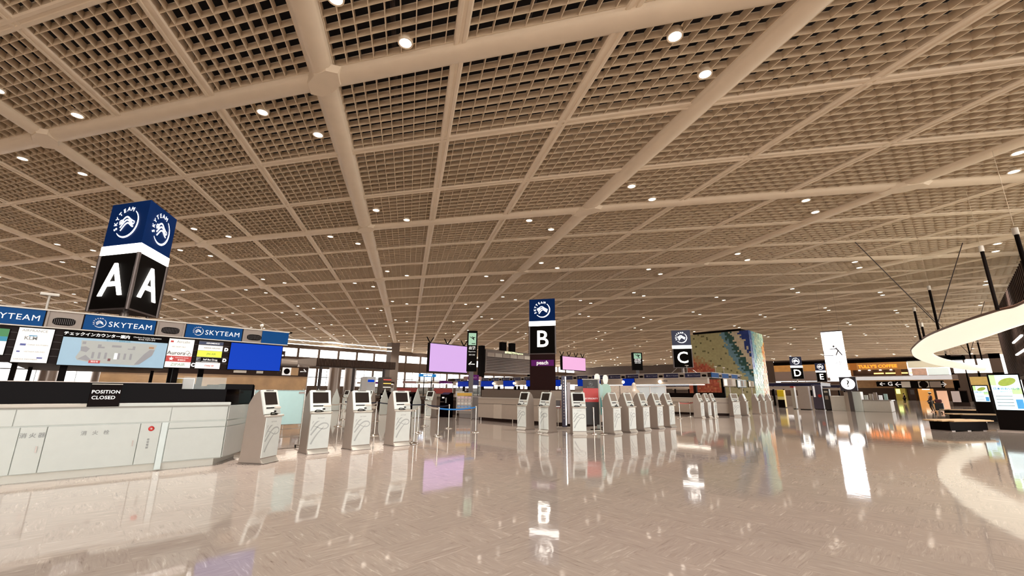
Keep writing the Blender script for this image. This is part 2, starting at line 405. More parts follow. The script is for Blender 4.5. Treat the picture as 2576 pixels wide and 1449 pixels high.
# ------------------------------------------------------------------ triangular island signs
SW = 1.42
def tri(cx, cy, w):
    h = w / math.sqrt(3)
    return [(cx, cy - h), (cx + w / 2, cy + h / 2), (cx - w / 2, cy + h / 2)]
def tri_faces(cx, cy, w, z, out=0.0):
    h = w / (2 * math.sqrt(3)) + out
    r = []
    for a in (-150, -30, 90):
        nx, ny = math.cos(R(a)), math.sin(R(a))
        r.append(face(cx + nx * h, cy + ny * h, z, R(a + 90)))
    return r
def island_sign(letter, cx, cy, label, zbot=3.44, peach=False):
    t = thing('island_sign', label, 'sign', (cx, cy, 0), group='lettered signs over the check-in islands')
    b = MB(); b.prism(tri(0, 0, SW), 5.19, 6.40); b.build('light_box', M_NAVY if letter in 'AB' else mat('dark blue light box', '1C2448', .4, emit=.08), t, 'blue upper box with round emblem', bevel=.01)
    b = MB(); b.prism(tri(0, 0, SW + .04), 4.93, 5.19); b.build('light_band', M_GLOWS, t, 'glowing white band', bevel=.01)
    b = MB(); b.prism(tri(0, 0, SW), 3.47, 4.93); b.build('letter_box', M_BROWNB, t, 'dark box with the island letter')
    b = MB(); b.prism(tri(0, 0, SW + .03), 3.43, 3.475)
    for (x, y) in tri(0, 0, SW - .02): b.cyl(x, y, 3.43, 4.93, 0.045, 10)
    b.build('frame', M_POLE, t, 'dark metal edge frame')
    for M in tri_faces(0, 0, SW, 0, .012):
        e = MB(); l = MB(); emblem(e, M @ Matrix.Translation((0.02, 0, 5.80)), 0.40); e.build('emblem', M_GLOW, t, 'round emblem with arc of letters')
        l.text(letter, 1.25, M @ Matrix.Translation((0, 0, 4.19)) @ FM, bold=0.004, extrude=0.02); l.build('lettering', M_GLOW, t, 'glowing white letter ' + letter)
    if peach:
        b = MB(); b.prism(tri(0, 0, SW - .06), 1.25, 3.43); b.build('post', mat('plum brown post', '2A1716', .5, ior=1.15), t, 'dark brown lower post')
        b = MB(); l = MB()
        for M in tri_faces(0, 0, SW - .06, 0, .012):
            b.box(-0.60, 0.60, -0.012, 0.0, 2.82, 3.13, M); l.text('peach', 0.27, M @ Matrix.Translation((0, -0.014, 2.98)) @ FM, bold=0.008)
        b.build('name_panel', M_PURPLE, t, 'purple panel'); l.build('panel_lettering', M_PRINTW, t)
    else:
        b = MB(); b.cyl(0, 0, 2.88, 3.44, 0.09, 12)
        for (x, y) in tri(0, 0, SW * 1.5): b.tube([(x, y, 2.9), (x * .45, y * .45, 3.42)], 0.03, 8)
        b.build('support_frame', M_STEEL, t)
    return t
SGX = {'A': (0.50, 15.06), 'B': (17.38, 15.15), 'C': (33.9, 14.9), 'D': (68.4, 14.6), 'E': (85.2, 14.9)}
island_sign('A', *SGX['A'], 'large two faced view of blue and black sign lettered A above nearest counter')
island_sign('B', *SGX['B'], 'blue and black sign lettered B on dark post with purple panel', peach=True)
island_sign('C', *SGX['C'], 'blue and black sign lettered C beside the mosaic tower')
island_sign('D', *SGX['D'], 'small far sign lettered D right of the mosaic tower')
island_sign('E', *SGX['E'], 'small far sign lettered E partly behind the white banner')

# ------------------------------------------------------------------ nearest check-in island A
cA = thing('check_in_counter', 'long white check-in counter nearest the camera with fire equipment doors', 'counter', (0, 10.8, 0))
def cb(x0, x1, z0, z1, y0=0.0, y1=0.05, mb=None):
    m = mb or MB(); m.box(x0, x1, y0, y1, z0, z1); return m
ch = [(-4.2, .12), (2.30, .12), (2.92, 1.05), (2.92, 9.0), (-4.2, 9.0)]
b = MB(); b.prism([(-4.2, .05), (2.31, .05), (2.95, 1.0), (2.95, 9.0), (-4.2, 9.0)], 0.13, 1.165); b.build('body', M_WHITE, cA)
b = MB(); b.prism([(-4.2, .10), (2.20, .10), (2.80, 1.15), (2.80, 9.0), (-4.2, 9.0)], 0.0, 0.13); b.build('plinth', mat('pale plinth', 'D8D4C8', .4), cA, 'low plinth')
b = cb(-4.2, -0.67, 0.885, 1.150, 0.03); b.build('upper_panel', M_WHITE, cA, bevel=.004)
b = cb(-0.66, 1.355, 0.885, 1.150, 0.03); b.build('upper_panel', M_WHITE, cA, bevel=.004)
b = cb(1.365, 2.30, 0.885, 1.150, 0.03); b.build('upper_panel', M_WHITE, cA, bevel=.004)
b = cb(-4.2, -0.575, 0.14, 0.865, 0.025); b.build('lower_panel', M_WHITE, cA, bevel=.004)
def cjk(parent, s, x, z, size, gap, name='lettering', vert=False):
    l = MB()
    for k, ch_ in enumerate(s):
        dx, dz = (0, -k * gap) if vert else (k * gap, 0)
        l.text(ch_, size, face(x + dx, 0.004, z + dz) @ FM, bold=0.001, extrude=0.001)
    return l.build(name, M_PRINTG, parent)
d = cb(-0.565, -0.268, 0.14, 0.865, 0.01, 0.05).build('door', M_WHITE, cA, 'narrow fire extinguisher door', bevel=.004)
cjk(d, '消火器', -0.52, 0.73, 0.085, 0.105)
cb(-0.345, -0.325, 0.46, 0.56, -0.006, 0.012).build('handle', M_STEEL, d)
d = cb(-0.258, 0.930, 0.14, 0.865, 0.01, 0.05).build('door', M_WHITE, cA, 'wide fire hydrant door', bevel=.004)
cjk(d, '消火栓', 0.19, 0.73, 0.08, 0.145)
cb(0.862, 0.876, 0.47, 0.57, -0.006, 0.012).build('handle', M_STEEL, d)
d = cb(0.94, 1.24, 0.14, 0.865, 0.012, 0.05).build('alarm_panel', M_WHITE, cA, 'narrow panel with red alarm button', bevel=.004)
cjk(d, '非常電話', 1.085, 0.57, 0.038, 0.048, vert=True)
bt = MB(); bt.lathe([(0.045, 0), (0.045, 0.012), (0.030, 0.02), (0.012, 0.022)], 20, M=face(1.10, 0.012, 0.765) @ FM)
bt.build('alarm_button', M_RED, d, 'red round button')
bt = MB(); bt.lathe([(0.016, 0.02), (0.014, 0.026)], 14, M=face(1.10, 0.012, 0.765) @ FM); bt.build('button_centre', M_OFFW, d)
b = cb(1.25, 1.345, 0.02, 0.865, 0.02); b.build('pilaster', mat('cool white strip', 'E6F0EC', .3), cA)
b = cb(1.36, 2.30, 0.755, 0.862, 0.012); b.build('drawer', M_WHITE, cA, bevel=.004)
b = cb(1.36, 2.30, 0.150, 0.742, 0.005); b.build('cabinet_door', M_WHITE, cA, bevel=.004)
b = MB()
for z0, z1 in ((.885, 1.15), (.755, .862), (.15, .742)): b.prism([(2.318, .035), (2.33, .028), (2.935, .96), (2.92, .975)], z0, z1)
b.build('corner_panel', mat('shaded laminate', 'D2D2CC', .3), cA)
b = MB(); b.box(-4.2, 0.145, -0.02, 0.14, 1.178, 1.235); b.build('ledge', M_OFFW, cA, bevel=.006)
b = MB(); b.prism([(0.57, -.02), (2.33, -.02), (2.34, .14), (0.57, .14)], 1.178, 1.235); b.build('ledge', M_WHITE, cA, bevel=.006)
b = MB(); b.box(-4.2, 2.32, 0.02, 0.12, 1.150, 1.178); b.build('shadow_gap', mat('grey seam strip', '9C9A92', .4), cA)
b = MB(); b.prism([(-4.2, .12), (2.28, .12), (3.0, 1.15), (3.0, 9), (-4.2, 9)], 1.168, 1.19); b.build('worktop', M_MBLACK, cA)
b = MB(); b.box(-4.2, 1.47, 0.15, 0.19, 1.19, 1.60); b.build('privacy_screen', M_BLACK, cA, 'high black gloss screen')
b = MB(); b.prism([(1.47, .15), (2.25, .15), (2.98, 1.15), (2.94, 1.19), (2.22, .19), (1.47, .19)], 1.19, 1.50); b.build('privacy_screen', M_BLACK, cA, 'low black gloss screen')
b = MB(); b.box(2.30, 3.02, 1.2, 1.24, 1.19, 1.62); b.box(3.0, 3.04, 1.2, 8.5, 1.19, 1.60); b.build('privacy_screen', M_BLACK, cA)
b = MB(); b.box(1.48, 2.22, 0.165, 0.177, 1.50, 1.74); b.build('glass_screen', M_GLASS, cA)
b = MB(); b.box(-4.2, 1.45, 0.14, 0.20, 1.60, 1.612); b.build('screen_cap', M_STEEL, cA)
# position closed board hung over the ledge
pc = thing('position_closed_board', 'black POSITION CLOSED board standing over the white counter ledge', 'sign', (0.357, 10.76, 1.19))
b = MB(); b.side([(-.015, 0), (0.01, 0), (0.05, .375), (0.03, .375)], -.205, .205); b.build('plate', mat('dark sign plate', '150D0B', .4, ior=1.12), pc, bevel=.003)
b = MB(); b.box(-.205, .205, .0, .16, .375, .39); b.build('top_edge', M_OFFW, pc)
b = MB()
for s_, z_ in (('POSITION', .245), ('CLOSED', .145)): b.text(s_, 0.082, Matrix.Translation((0.0 if s_[0] == 'P' else -.02, -.016 + z_ * .113, z_)) @ Matrix.Rotation(R(-6), 4, 'X') @ FM, bold=.0015, spacing=1.05)
b.build('lettering', M_PRINTW, pc)
# monitors and clutter on the worktop behind the screen
for k, (x, y, a, lb) in enumerate(((1.75, 12.1, 20, 'black monitor behind the low glass screen on nearest counter'), (2.45, 13.0, -30, 'black monitor at the right corner behind nearest counter'))):
    t = thing('computer_monitor', lb, 'monitor', (x, y, 1.19), R(a))
    MB().box(-.22, .22, -.02, .02, .12, .42).build('screen', M_MBLACK, t, bevel=.006)
    MB().cyl(0, 0, 0, .14, .025).build('stand', M_DGREY, t); MB().cyl(0, 0, 0, .015, .11).build('base', M_DGREY, t)
t = thing('desk_sign', 'small white framed notice standing on nearest counter under the boards', 'sign', (1.62, 12.0, 1.19))
b = MB(); b.box(-.2, .2, 0, .015, .22, .235); b.box(-.2, .2, 0, .015, .53, .545); b.box(-.2, -.185, 0, .015, 0, .54); b.box(.185, .2, 0, .015, .22, .54); b.build('frame', M_PRINTW, t)
MB().box(-.185, -.02, .004, .01, .235, .53).build('notice', mat('yellow notice', 'D8B46A', .5), t); MB().box(-.02, .185, .004, .01, .235, .53).build('notice', mat('clear sleeve', 'C8BEB6', .3), t)
t = thing('paper_cup', 'small cream funnel shaped cup lying on the black worktop', 'cup', (2.10, 11.35, 1.19))
b = MB(); b.lathe([(.02, 0), (.065, .12), (.06, .12), (.015, .01)], 14, cap=False); b.build('cup', M_OFFW, t)

# ------------------------------------------------------------------ canopy over an island: fascia with blue panels and air diffusers
def canopy_fascia(L, parent, M, panel, n_unit, unit=1.58, first=0.0, text='SKYTEAM', rich=True, pm=M_FASC, hz=(2.585, 2.875), tm=M_PRINTW):
    """n_unit pairs of panel and louvred outlet along local x starting at first"""
    h0, h1 = hz; hh = h1 - h0
    for k in range(n_unit):
        x0 = first + k * unit; x1 = x0 + unit * 0.67; s1 = x0 + unit
        b = MB(); b.box(x0, x1, -.02, .02, h0, h1, M); p = b.build('fascia_panel', pm, parent, bevel=.003 if rich else 0)
        if text:
            l = MB()
            emblem(l, M @ Matrix.Translation((x0 + unit * .14, -.024, (h0 + h1) / 2 + .005)), hh * .30, rich=False) if rich else l.box(x0 + unit * .11, x0 + unit * .18, -.026, -.02, h0 + hh * .3, h0 + hh * .7, M)
            l.text(text, hh * .50, M @ Matrix.Translation((x0 + unit * .43, -.022, (h0 + h1) / 2 - .01)) @ FM, spacing=1.12)
            l.build('lettering', tm, p)
        b = MB(); b.box(x1 + .02, s1 - .02, -.005, .02, h0, h1, M)
        b.box(x1 + .02, x1 + .05, -.03, 0, h0, h1, M); b.box(s1 - .05, s1 - .02, -.03, 0, h0, h1, M)
        o = b.build('outlet_housing', M_GREY, parent, 'grey air outlet housing')
        g = MB(); cx = (x1 + s1) / 2; ww = (s1 - x1) / 2 - .11
        pts = []
        for a in range(0, 360, 24):
            ca, sa = math.cos(R(a)), math.sin(R(a)); pts.append((cx + ww * math.copysign(abs(ca) ** .6, ca), (h0 + h1) / 2 - .03 + hh * .24 * math.copysign(abs(sa) ** .6, sa)))
        g.front(pts, -.022, -.004, M); g.build('outlet_grille', M_MBLACK, o)
        if rich:
            g = MB()
            for q in range(-5, 6): g.box(cx + q * ww / 6 - .004, cx + q * ww / 6 + .004, -.028, -.02, (h0 + h1) / 2 - .03 - hh * .18, (h0 + h1) / 2 - .03 + hh * .18, M)
            g.build('grille_bars', M_DGREY, o)
cn = thing('island_canopy', 'blue lettered canopy with hanging boards over the nearest check-in counter', 'canopy', (0.5, 11.5, 0))
b = MB(); b.prism([(-3.0, .02), (2.98, .02), (2.98, 30), (-3.0, 30)], 2.60, 2.88); b.build('roof_slab', M_DARKW, cn)
b = MB(); b.box(-3.05, 3.06, -.06, .06, 2.875, 2.90); b.box(3.0, 3.06, -.06, 30, 2.875, 2.90); b.box(-3.05, 3.0, -.03, .0, 2.565, 2.585); b.build('edge_trim', M_OFFW, cn)
M0 = face(0, 0, 0)
canopy_fascia(0, cn, M0, None, 3, first=-2.235, unit=1.58)
b = MB(); b.box(2.40, 2.99, -.035, .02, 2.585, 2.875); b.build('fascia_panel', M_FASC, cn)
b = MB(); b.box(-3.0, -2.25, -.02, .02, 2.585, 2.875); b.build('fascia_panel', M_FASC, cn)
b = MB(); b.box(-2.4, 2.0, .05, .20, 1.93, 2.58); b.build('tile_backing', mat('dark ceramic backing', '201612', .4, ior=1.15), cn, 'dark tiled backing wall between the boards')
b = MB()
for k in range(1, 5): b.box(-2.4, 2.0, .044, .05, 1.93 + k * .13, 1.935 + k * .13)
b.build('tile_joints', M_DGREY, cn)
each('post', M_MBLACK, cn, [(x - .05, x + .05, .3, .4, 1.20, 2.6) for x in (-.78, .92)] + [(x - .08, x + .08, y, y + .16, 1.20 if y < 9 else 0, 2.6) for x in (-2.6, 2.6) for y in (8, 16, 24)])
# low dark services screen deep inside the island
def board(name, label, x0, x1, z0, z1, m, cat='sign', y=11.52, frame=.01, group=None, dark=M_MBLACK):
    t = thing(name, label, cat, ((x0 + x1) / 2, y, z0), group=group); wv = (x1 - x0) / 2; h = z1 - z0
    MB().box(-wv - frame, wv + frame, .0, .05, -frame, h + frame).build('case', dark, t)
    MB().box(-wv, wv, -.008, .001, 0, h).build('face', m, t)
    return t, wv, h
def prnt(t, name, m, *boxes):
    b = MB()
    for (x0, x1, z0, z1) in boxes: b.box(x0, x1, -.012, -.007, z0, z1)
    return b.build(name, m, t)
def words(t, m, items, name='lettering'):
    b = MB()
    for (s, size, x, z, *bo) in items: b.text(s, size, Matrix.Translation((x, -.012, z)) @ FM, bold=bo[0] if bo else 0.0, extrude=.001)
    return b.build(name, m, t)
G_ = 'airline boards under the nearest canopy'
t, wv, h = board('airline_board', 'white lit airline board cut by the left photo edge with green top', -1.5, -1.045, 2.05, 2.50, M_BOARDW, group=G_)
prnt(t, 'green_strip', mat('green strip', '3E8A50', .5), (-wv, wv, h * .70, h)); prnt(t, 'teal_strip', mat('teal strip', '2C95B8', .5), (-wv, wv, h * .52, h * .70))
words(t, M_PRINTG, [('oneworld', .05, 0.02, h * .3)])
t, wv, h = board('airline_board', 'white lit board of four airline names left of the map display', -.94, -.505, 1.935, 2.545, M_BOARDW, group=G_)
words(t, M_PRINTG, [('AIRFRANCE', .060, -.02, h * .92), ('KLM', .085, -.05, h * .70, .002), ('CHINA SOUTHERN', .030, .055, h * .51), ('VIETNAM AIRLINES', .030, .035, h * .31), ('GARUDA INDONESIA', .030, -.05, h * .09)])
prnt(t, 'tail_marks', mat('indigo print', '5A64A8', .5), (-.16, -.09, h * .48, h * .54), (-.18, -.14, h * .29, h * .33), (.08, .15, h * .12, h * .16)); prnt(t, 'blue_bar', mat('sky print', '5FA4CC', .5), (-.08, .02, h * .76, h * .79))
t, wv, h = board('floor_map_display', 'wide pale blue lit floor map of the check-in hall with Japanese title', -.375, 1.165, 1.915, 2.56, mat('pale blue map', '9ABCD2', .4, emit=.10), group=G_)
prnt(t, 'title_bar', M_BROWNB, (-wv, wv, h * .80, h))
words(t, M_PRINTW, [('チェックインカウンター案内', .072, -.31, h * .90, .002)]); words(t, M_PRINTW, [('Check-in Counter Information', .036, .43, h * .925), ('체크인 카운터 안내', .034, .42, h * .86)], 'small_lettering')
gm = mat('map grey', 'B4B8B4', .5, emit=.06)
b = MB(); b.front([(-.52, .10), (-.30, .06), (.30, .035), (.38, .06), (.56, .26), (.60, .46), (.45, .48), (-.52, .47), (-.50, .30), (-.55, .15)], -.0105, -.008); b.build('map_area', gm, t)
mg = mat('map building grey', '9E9EA2', .5)
for q in [(x, x + .035, .14, .26) for x in (-.34, -.25, -.16, .03, .12, .21)] + [(-.28, -.18, .34, .37), (-.28, -.23, .37, .41), (.16, .27, .34, .36), (.23, .27, .36, .41), (-.50, -.45, .40, .45), (-.08, .06, .37, .41)]: prnt(t, 'map_block', mg, q)
b = MB(); b.front([(.30, .05), (.38, .06), (.55, .24), (.58, .36), (.50, .36), (.42, .26)], -.0125, -.010); b.build('map_wing', mg, t); b = MB(); b.front([(-.50, .27), (-.42, .25), (-.38, .32), (-.44, .36), (-.51, .35)], -.0125, -.010); b.build('map_wing', mg, t); b = MB(); b.front([(-.52, .12), (-.42, .20), (-.34, .12), (-.38, .09)], -.0125, -.010); b.build('map_wing', mg, t)
prnt(t, 'map_white_block', M_PRINTW, (-.02, .028, .14, .26)); prnt(t, 'you_are_here', M_RED, (-.36, -.20, .05, .105)); prnt(t, 'map_orange', mat('map orange', 'B48A66', .5), (.48, .56, .38, .42)); prnt(t, 'map_marker', mat('map maroon', '7E4A4A', .5), (-.10, -.06, .10, .15))
words(t, M_PRINTW, [('現在地', .035, -.28, .078)], 'here_lettering'); words(t, mat('map teal print', '4E9AB0', .5), [('南ウイング 国際線 出発', .034, .0, .495)], 'map_lettering')
t, wv, h = board('airline_board', 'white lit board with Aurora and a red star strip beside the letter C', 1.18, 1.615, 1.94, 2.54, M_BOARDW, group=G_)
words(t, M_PRINTG, [('Aircalin', .075, .03, h * .90), ('AIR TAHITI NUI', .034, -.04, h * .72)]); words(t, M_PRINTD, [('Aurora', .105, -.06, h * .50, .001)], 'dark_lettering')
prnt(t, 'red_strip', M_RED, (-wv, wv, h * .20, h * .40))
st = MB(); pts = []
for k in range(10): a = R(90 + 36 * k); r_ = .045 if k % 2 == 0 else .02; pts.append((-.13 + r_ * math.cos(a), h * .30 + r_ * math.sin(a)))
st.front(pts, -.016, -.012); st.build('star', M_PRINTW, t); words(t, M_PRINTW, [('香港航空', .035, .05, h * .26), ('HONGKONG AIRLINES', .022, .05, h * .34)], 'strip_lettering')
words(t, mat('sage print', '8FAE98', .5), [('ZIPAIR', .085, 0, h * .10)], 'green_lettering'); prnt(t, 'logo_dot', M_RED, (-.19, -.14, h * .87, h * .93))
b = MB(); b.tube([(.13 + .035 * math.cos(R(a)), -.012, h * .53 + .035 * math.sin(R(a))) for a in range(0, 361, 30)], .005, 5); b.tube([(.165 + .03 * math.cos(R(a)), -.012, h * .47 + .03 * math.sin(R(a))) for a in range(0, 361, 30)], .005, 5); b.build('ring_logo', M_PRINTG, t)
t, wv, h = board('airline_board', 'board of stacked airline strips with lime green band beside the letters D', 1.70, 2.155, 1.94, 2.54, mat('board base brown', '3C322C', .4), group=G_)
for k, (z0, z1, m_, s_, c_, sz) in enumerate(((.52, .585, mat('navy strip', '1E2C50', .4, emit=.1), 'AEROMEXICO', M_PRINTW, .04), (.39, .505, M_BOARDW, 'ASIANA AIRLINES', M_PRINTG, .04), (.25, .385, mat('lime strip', 'D6E43C', .4, emit=.3), 'JIN AIR', mat('olive print', '9AA83A', .5), .055), (.15, .235, M_MBLACK, 'Self Bag Drop', M_PRINTW, .048), (.0, .13, M_BOARDW, "t'way air", M_RED, .05))):
    p = prnt(t, 'strip', m_, (-wv, wv, z0, z1)); b = MB(); b.text(s_, sz, Matrix.Translation((.03, -.0135, (z0 + z1) / 2)) @ FM, bold=.001, extrude=.001); b.build('lettering', c_, p)
prnt(t, 'bag_icon', M_PRINTW, (-wv, -wv + .08, .15, .235)); prnt(t, 'sub_line', M_PRINTW, (-wv + .10, wv - .05, .145, .165))
for s_, x, z, lb in (('C', 1.66, 2.005, 'white letter C between two airline boards'), ('D', 2.225, 2.37, 'upper white letter D at right of the lime strip board'), ('D', 2.222, 2.13, 'lower white letter D at right of the lime strip board')):
    b = MB(); b.text(s_, .10, face(x, 11.50, z) @ FM, bold=.003, extrude=.004); tag(b.build('letter_marker', M_GLOWS), lb, 'letter', 'counter letters beside the boards')
t, wv, h = board('display_screen', 'large plain blue lit screen at the right end of nearest canopy', 2.31, 3.40, 1.945, 2.545, M_BLUESCR, 'screen', frame=.015)
MB().box(-.3, .3, .05, .12, .2, .75).build('bracket', M_DGREY, t)
# devices on the canopy roof
def roof_mast(x, y, z, h_, label, head=.34):
    t = thing('roof_antenna', label, 'antenna', (x, y, z)); MB().cyl(0, 0, 0, h_, .018, 8).build('mast', M_OFFW, t)
    MB().box(-head / 2, head / 2, -.05, .05, h_, h_ + .055).build('head', M_OFFW, t, bevel=.01); MB().box(-.12, .12, -.1, .1, 0, .05).build('foot', M_GREY, t); return t
roof_mast(-.72, 12.1, 2.9, .34, 'white T shaped mast on the nearest canopy left of sign A', .26)
t = thing('security_camera', 'small white camera on the nearest canopy above the blue screen', 'camera', (2.9, 11.6, 2.9))
b = MB(); b.cyl(0, 0, 0, .07, .012, 8); b.build('stem', M_OFFW, t); b = MB(); b.lathe([(.0, -.05), (.035, -.03), (.04, 0), (.03, .03), (0, .045)], 12, cap=False, M=Matrix.Translation((0, 0, .11)) @ Matrix.Rotation(R(60), 4, 'Y')); b.build('dome', M_OFFW, t)

# ------------------------------------------------------------------ self check-in kiosks (front faces -y)
def swoosh(mb, y, s=1.0, z0=0.0):
    for pts, w_ in (([(-.20, .28), (-.16, .36), (-.09, .43), (0, .455), (.09, .45)], [.006, .02, .026, .022, .008]),
                    ([(-.22, .12), (-.17, .22), (-.10, .31), (-.01, .36), (.07, .365), (.13, .34)], [.01, .024, .028, .024, .02, .008]),
                    ([(-.21, .02), (-.12, .14), (-.03, .24), (.06, .285), (.15, .28), (.20, .23), (.17, .17), (.08, .15), (0, .17), (-.10, .21), (-.18, .23)], [.03, .03, .028, .026, .024, .022, .02, .018, .014, .012, .006]),
                    ([(-.19, -.19), (-.13, -.07), (-.05, .05), (.03, .14), (.09, .20)], [.034, .03, .026, .018, .008])):
        pp_, ww_ = smooth_line(pts, w_); mb.ribbon([(a * s, z0 + b * s) for a, b in pp_], [q * s * 1.2 for q in ww_], y)
def make_kiosk(screen=M_SCREEN):
    t = thing('check_in_kiosk', '', 'check-in kiosk')
    W = .26
    b = MB(); b.side([(.30, .02), (.27, .16), (.24, 1.20), (.15, 1.38), (.035, 1.485), (.01, 1.485), (-.145, .98), (-.20, .93), (-.19, .12), (-.23, .02)][::-1], -W, W); b.build('body', M_GREY, t, 'taupe grey casing', bevel=.012)
    b = MB(); b.side([(.31, 0), (.31, .02), (-.26, .02), (-.26, 0)][::-1], -W - .01, W + .01); b.build('base_plate', M_STEEL, t)
    b = MB(); b.side([(-.20, .10), (-.28, .012), (-.20, .012)][::-1], -W + .015, W - .015); b.build('kick_plate', M_OFFW, t)
    b = MB(); b.side([(-.19, .12), (-.212, .12), (-.222, .925), (-.20, .925)][::-1], -W + .012, W - .012); fp = b.build('front_panel', M_KWHITE, t, 'white lower front panel', bevel=.004)
    b = MB(); swoosh(b, -.217, 1.0, .42); b.build('ribbon_emblem', M_SWIRL, fp, 'grey ribbon swirl')
    b = MB(); b.text('SKYTEAM', .036, Matrix.Translation((0, -.221, .83)) @ FM, extrude=.001, spacing=1.1); b.build('lettering', M_PRINTG, fp)
    # leaning head: frame in local coordinates of the slanted face
    a = math.atan2(.155, .505); Hm = Matrix.Translation((0, -.150, .985)) @ Matrix.Rotation(-a, 4, 'X')
    n = 8; pts = [(-W + .0, 0), (W - .0, 0)]
    for k in range(n + 1): an = R(90 * k / n); pts.append((W - .05 + .05 * math.cos(R(90 * k / n)), .50 + .03 * math.sin(an)))
    for k in range(n + 1): an = R(90 + 90 * k / n); pts.append((-W + .05 + .05 * math.cos(an), .50 + .03 * math.sin(an)))
    b = MB(); b.front(pts, -.022, .012, Hm); h = b.build('head_bezel', M_KWHITE, t, 'white screen surround', bevel=.005)
    b = MB(); b.box(-.195, .195, -.026, -.018, .20, .475, Hm); b.build('screen', screen, h)
    b = MB(); b.box(-.12, .12, -.03, -.02, .51, .522, Hm); b.build('handle_slot', M_DGREY, h)
    b = MB(); b.box(-.19, .06, -.028, -.018, .118, .142, Hm); b.build('ticket_slot', M_MBLACK, h)
    b = MB(); b.box(.07, .25, -.055, -.02, .105, .15, Hm); b.build('printer_mouth', M_OFFW, h, bevel=.006)
    b = MB(); b.box(.04, .105, -.030, -.018, .035, .065, Hm); b.build('card_slot', M_MBLACK, h)
    b = MB(); b.prism([(-.26, -.16), (-.24, -.27), (.20, -.30), (.27, -.24), (.26, -.16)], .935, .975); b.build('shelf', M_OFFW, t, bevel=.008)
    b = MB()
    for dx, dy, dz in ((0, 0, 0),):
        b.tube([(-.19, -.26, .99), (-.13, -.22, 1.02), (-.05, -.23, 1.015), (.02, -.27, .99), (-.06, -.285, .985), (-.14, -.28, .985), (-.19, -.26, .99)], .012, 6)
    b.box(-.15, -.02, -.28, -.22, .976, .985); b.build('passport_reader', M_MBLACK, t)
    return t
KG = 'self check-in kiosks'
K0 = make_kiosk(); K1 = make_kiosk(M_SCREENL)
used = {}
def kiosk(x, y, deg, label, pale=False):
    src = K1 if pale else K0
    if src.name in used: o = copy_tree(src)
    else: o = src; used[src.name] = 1
    return place(o, x, y, R(deg), label, KG)
for x, y, d, lb in ((2.98, 10.62, 38, 'nearest self check-in kiosk, turned right beside the white counter corner'),
                    (4.36, 11.32, 2, 'self check-in kiosk right of the pale blue board, front to the camera'),
                    (5.46, 11.33, 2, 'third self check-in kiosk counted from the white counter'),
                    (6.68, 11.36, 2, 'fourth self check-in kiosk, beside the double queue posts')):
    kiosk(x, y, d, lb)
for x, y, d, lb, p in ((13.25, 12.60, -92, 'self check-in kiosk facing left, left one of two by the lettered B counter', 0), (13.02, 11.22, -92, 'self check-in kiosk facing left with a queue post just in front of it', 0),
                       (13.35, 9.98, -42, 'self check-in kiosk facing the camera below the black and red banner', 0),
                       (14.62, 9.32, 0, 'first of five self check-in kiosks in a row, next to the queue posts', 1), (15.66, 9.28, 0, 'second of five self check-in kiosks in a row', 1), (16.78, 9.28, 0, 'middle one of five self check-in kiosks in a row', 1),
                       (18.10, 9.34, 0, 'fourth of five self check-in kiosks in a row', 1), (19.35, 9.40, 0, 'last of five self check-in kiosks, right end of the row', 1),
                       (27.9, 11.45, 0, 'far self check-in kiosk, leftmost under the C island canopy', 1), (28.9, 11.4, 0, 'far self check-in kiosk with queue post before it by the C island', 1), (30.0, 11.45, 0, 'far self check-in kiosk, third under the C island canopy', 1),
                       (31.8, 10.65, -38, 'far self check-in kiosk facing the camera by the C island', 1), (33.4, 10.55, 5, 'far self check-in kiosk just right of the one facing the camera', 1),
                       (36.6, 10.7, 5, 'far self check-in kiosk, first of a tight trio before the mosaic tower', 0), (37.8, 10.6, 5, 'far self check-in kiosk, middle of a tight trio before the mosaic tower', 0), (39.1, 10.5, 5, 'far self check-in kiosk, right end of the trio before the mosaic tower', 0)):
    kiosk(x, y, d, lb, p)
for k, y in enumerate((21.6, 25.4, 29.1, 32.8, 36.4, 39.8)):
    nth = ('nearest', 'second', 'third', 'fourth', 'fifth', 'farthest')[k]
    kiosk(14.7, y, -75, nth + ' kiosk in the left file running back from the brochure rack')
    # white privacy fin standing left of each
    t = thing('privacy_fin', nth + ' pale pointed side screen beside the file of kiosks', 'screen', (14.0, y + .35, 0), R(-75), 'pointed side screens')
    b = MB(); b.side([(-.35, 0), (-.32, .9), (0, 1.62), (.34, .9), (.36, 0)][::-1], -.02, .02); b.build('panel', M_WHITE, t, bevel=.006)
    MB().box(-.12, .12, -.3, .3, 0, .02).build('foot', M_STEEL, t)
for k, y in enumerate((21.5, 25.4, 28.9)):
    nth = ('nearest', 'middle', 'farthest')[k]
    t = thing('bag_drop_machine', nth + ' tall black bag drop machine beside the file of kiosks', 'bag drop machine', (15.75, y, 0), R(-75), 'black bag drop machines')
    b = MB(); b.side([(.3, 0), (.3, 1.38), (.1, 1.42), (-.2, 1.30), (-.26, 0)][::-1], -.3, .3); b.build('cabinet', M_BLACK, t, bevel=.01)
    MB().box(-.12, .04, -.262, -.24, 1.08, 1.16).build('emblem_plate', M_PRINTW, t); MB().box(.14, .22, -.268, -.24, .82, 1.12).build('instruction_strip', M_PRINTG, t); MB().box(-.22, .02, -.30, -.22, .86, .89).build('tray', M_STEEL, t)

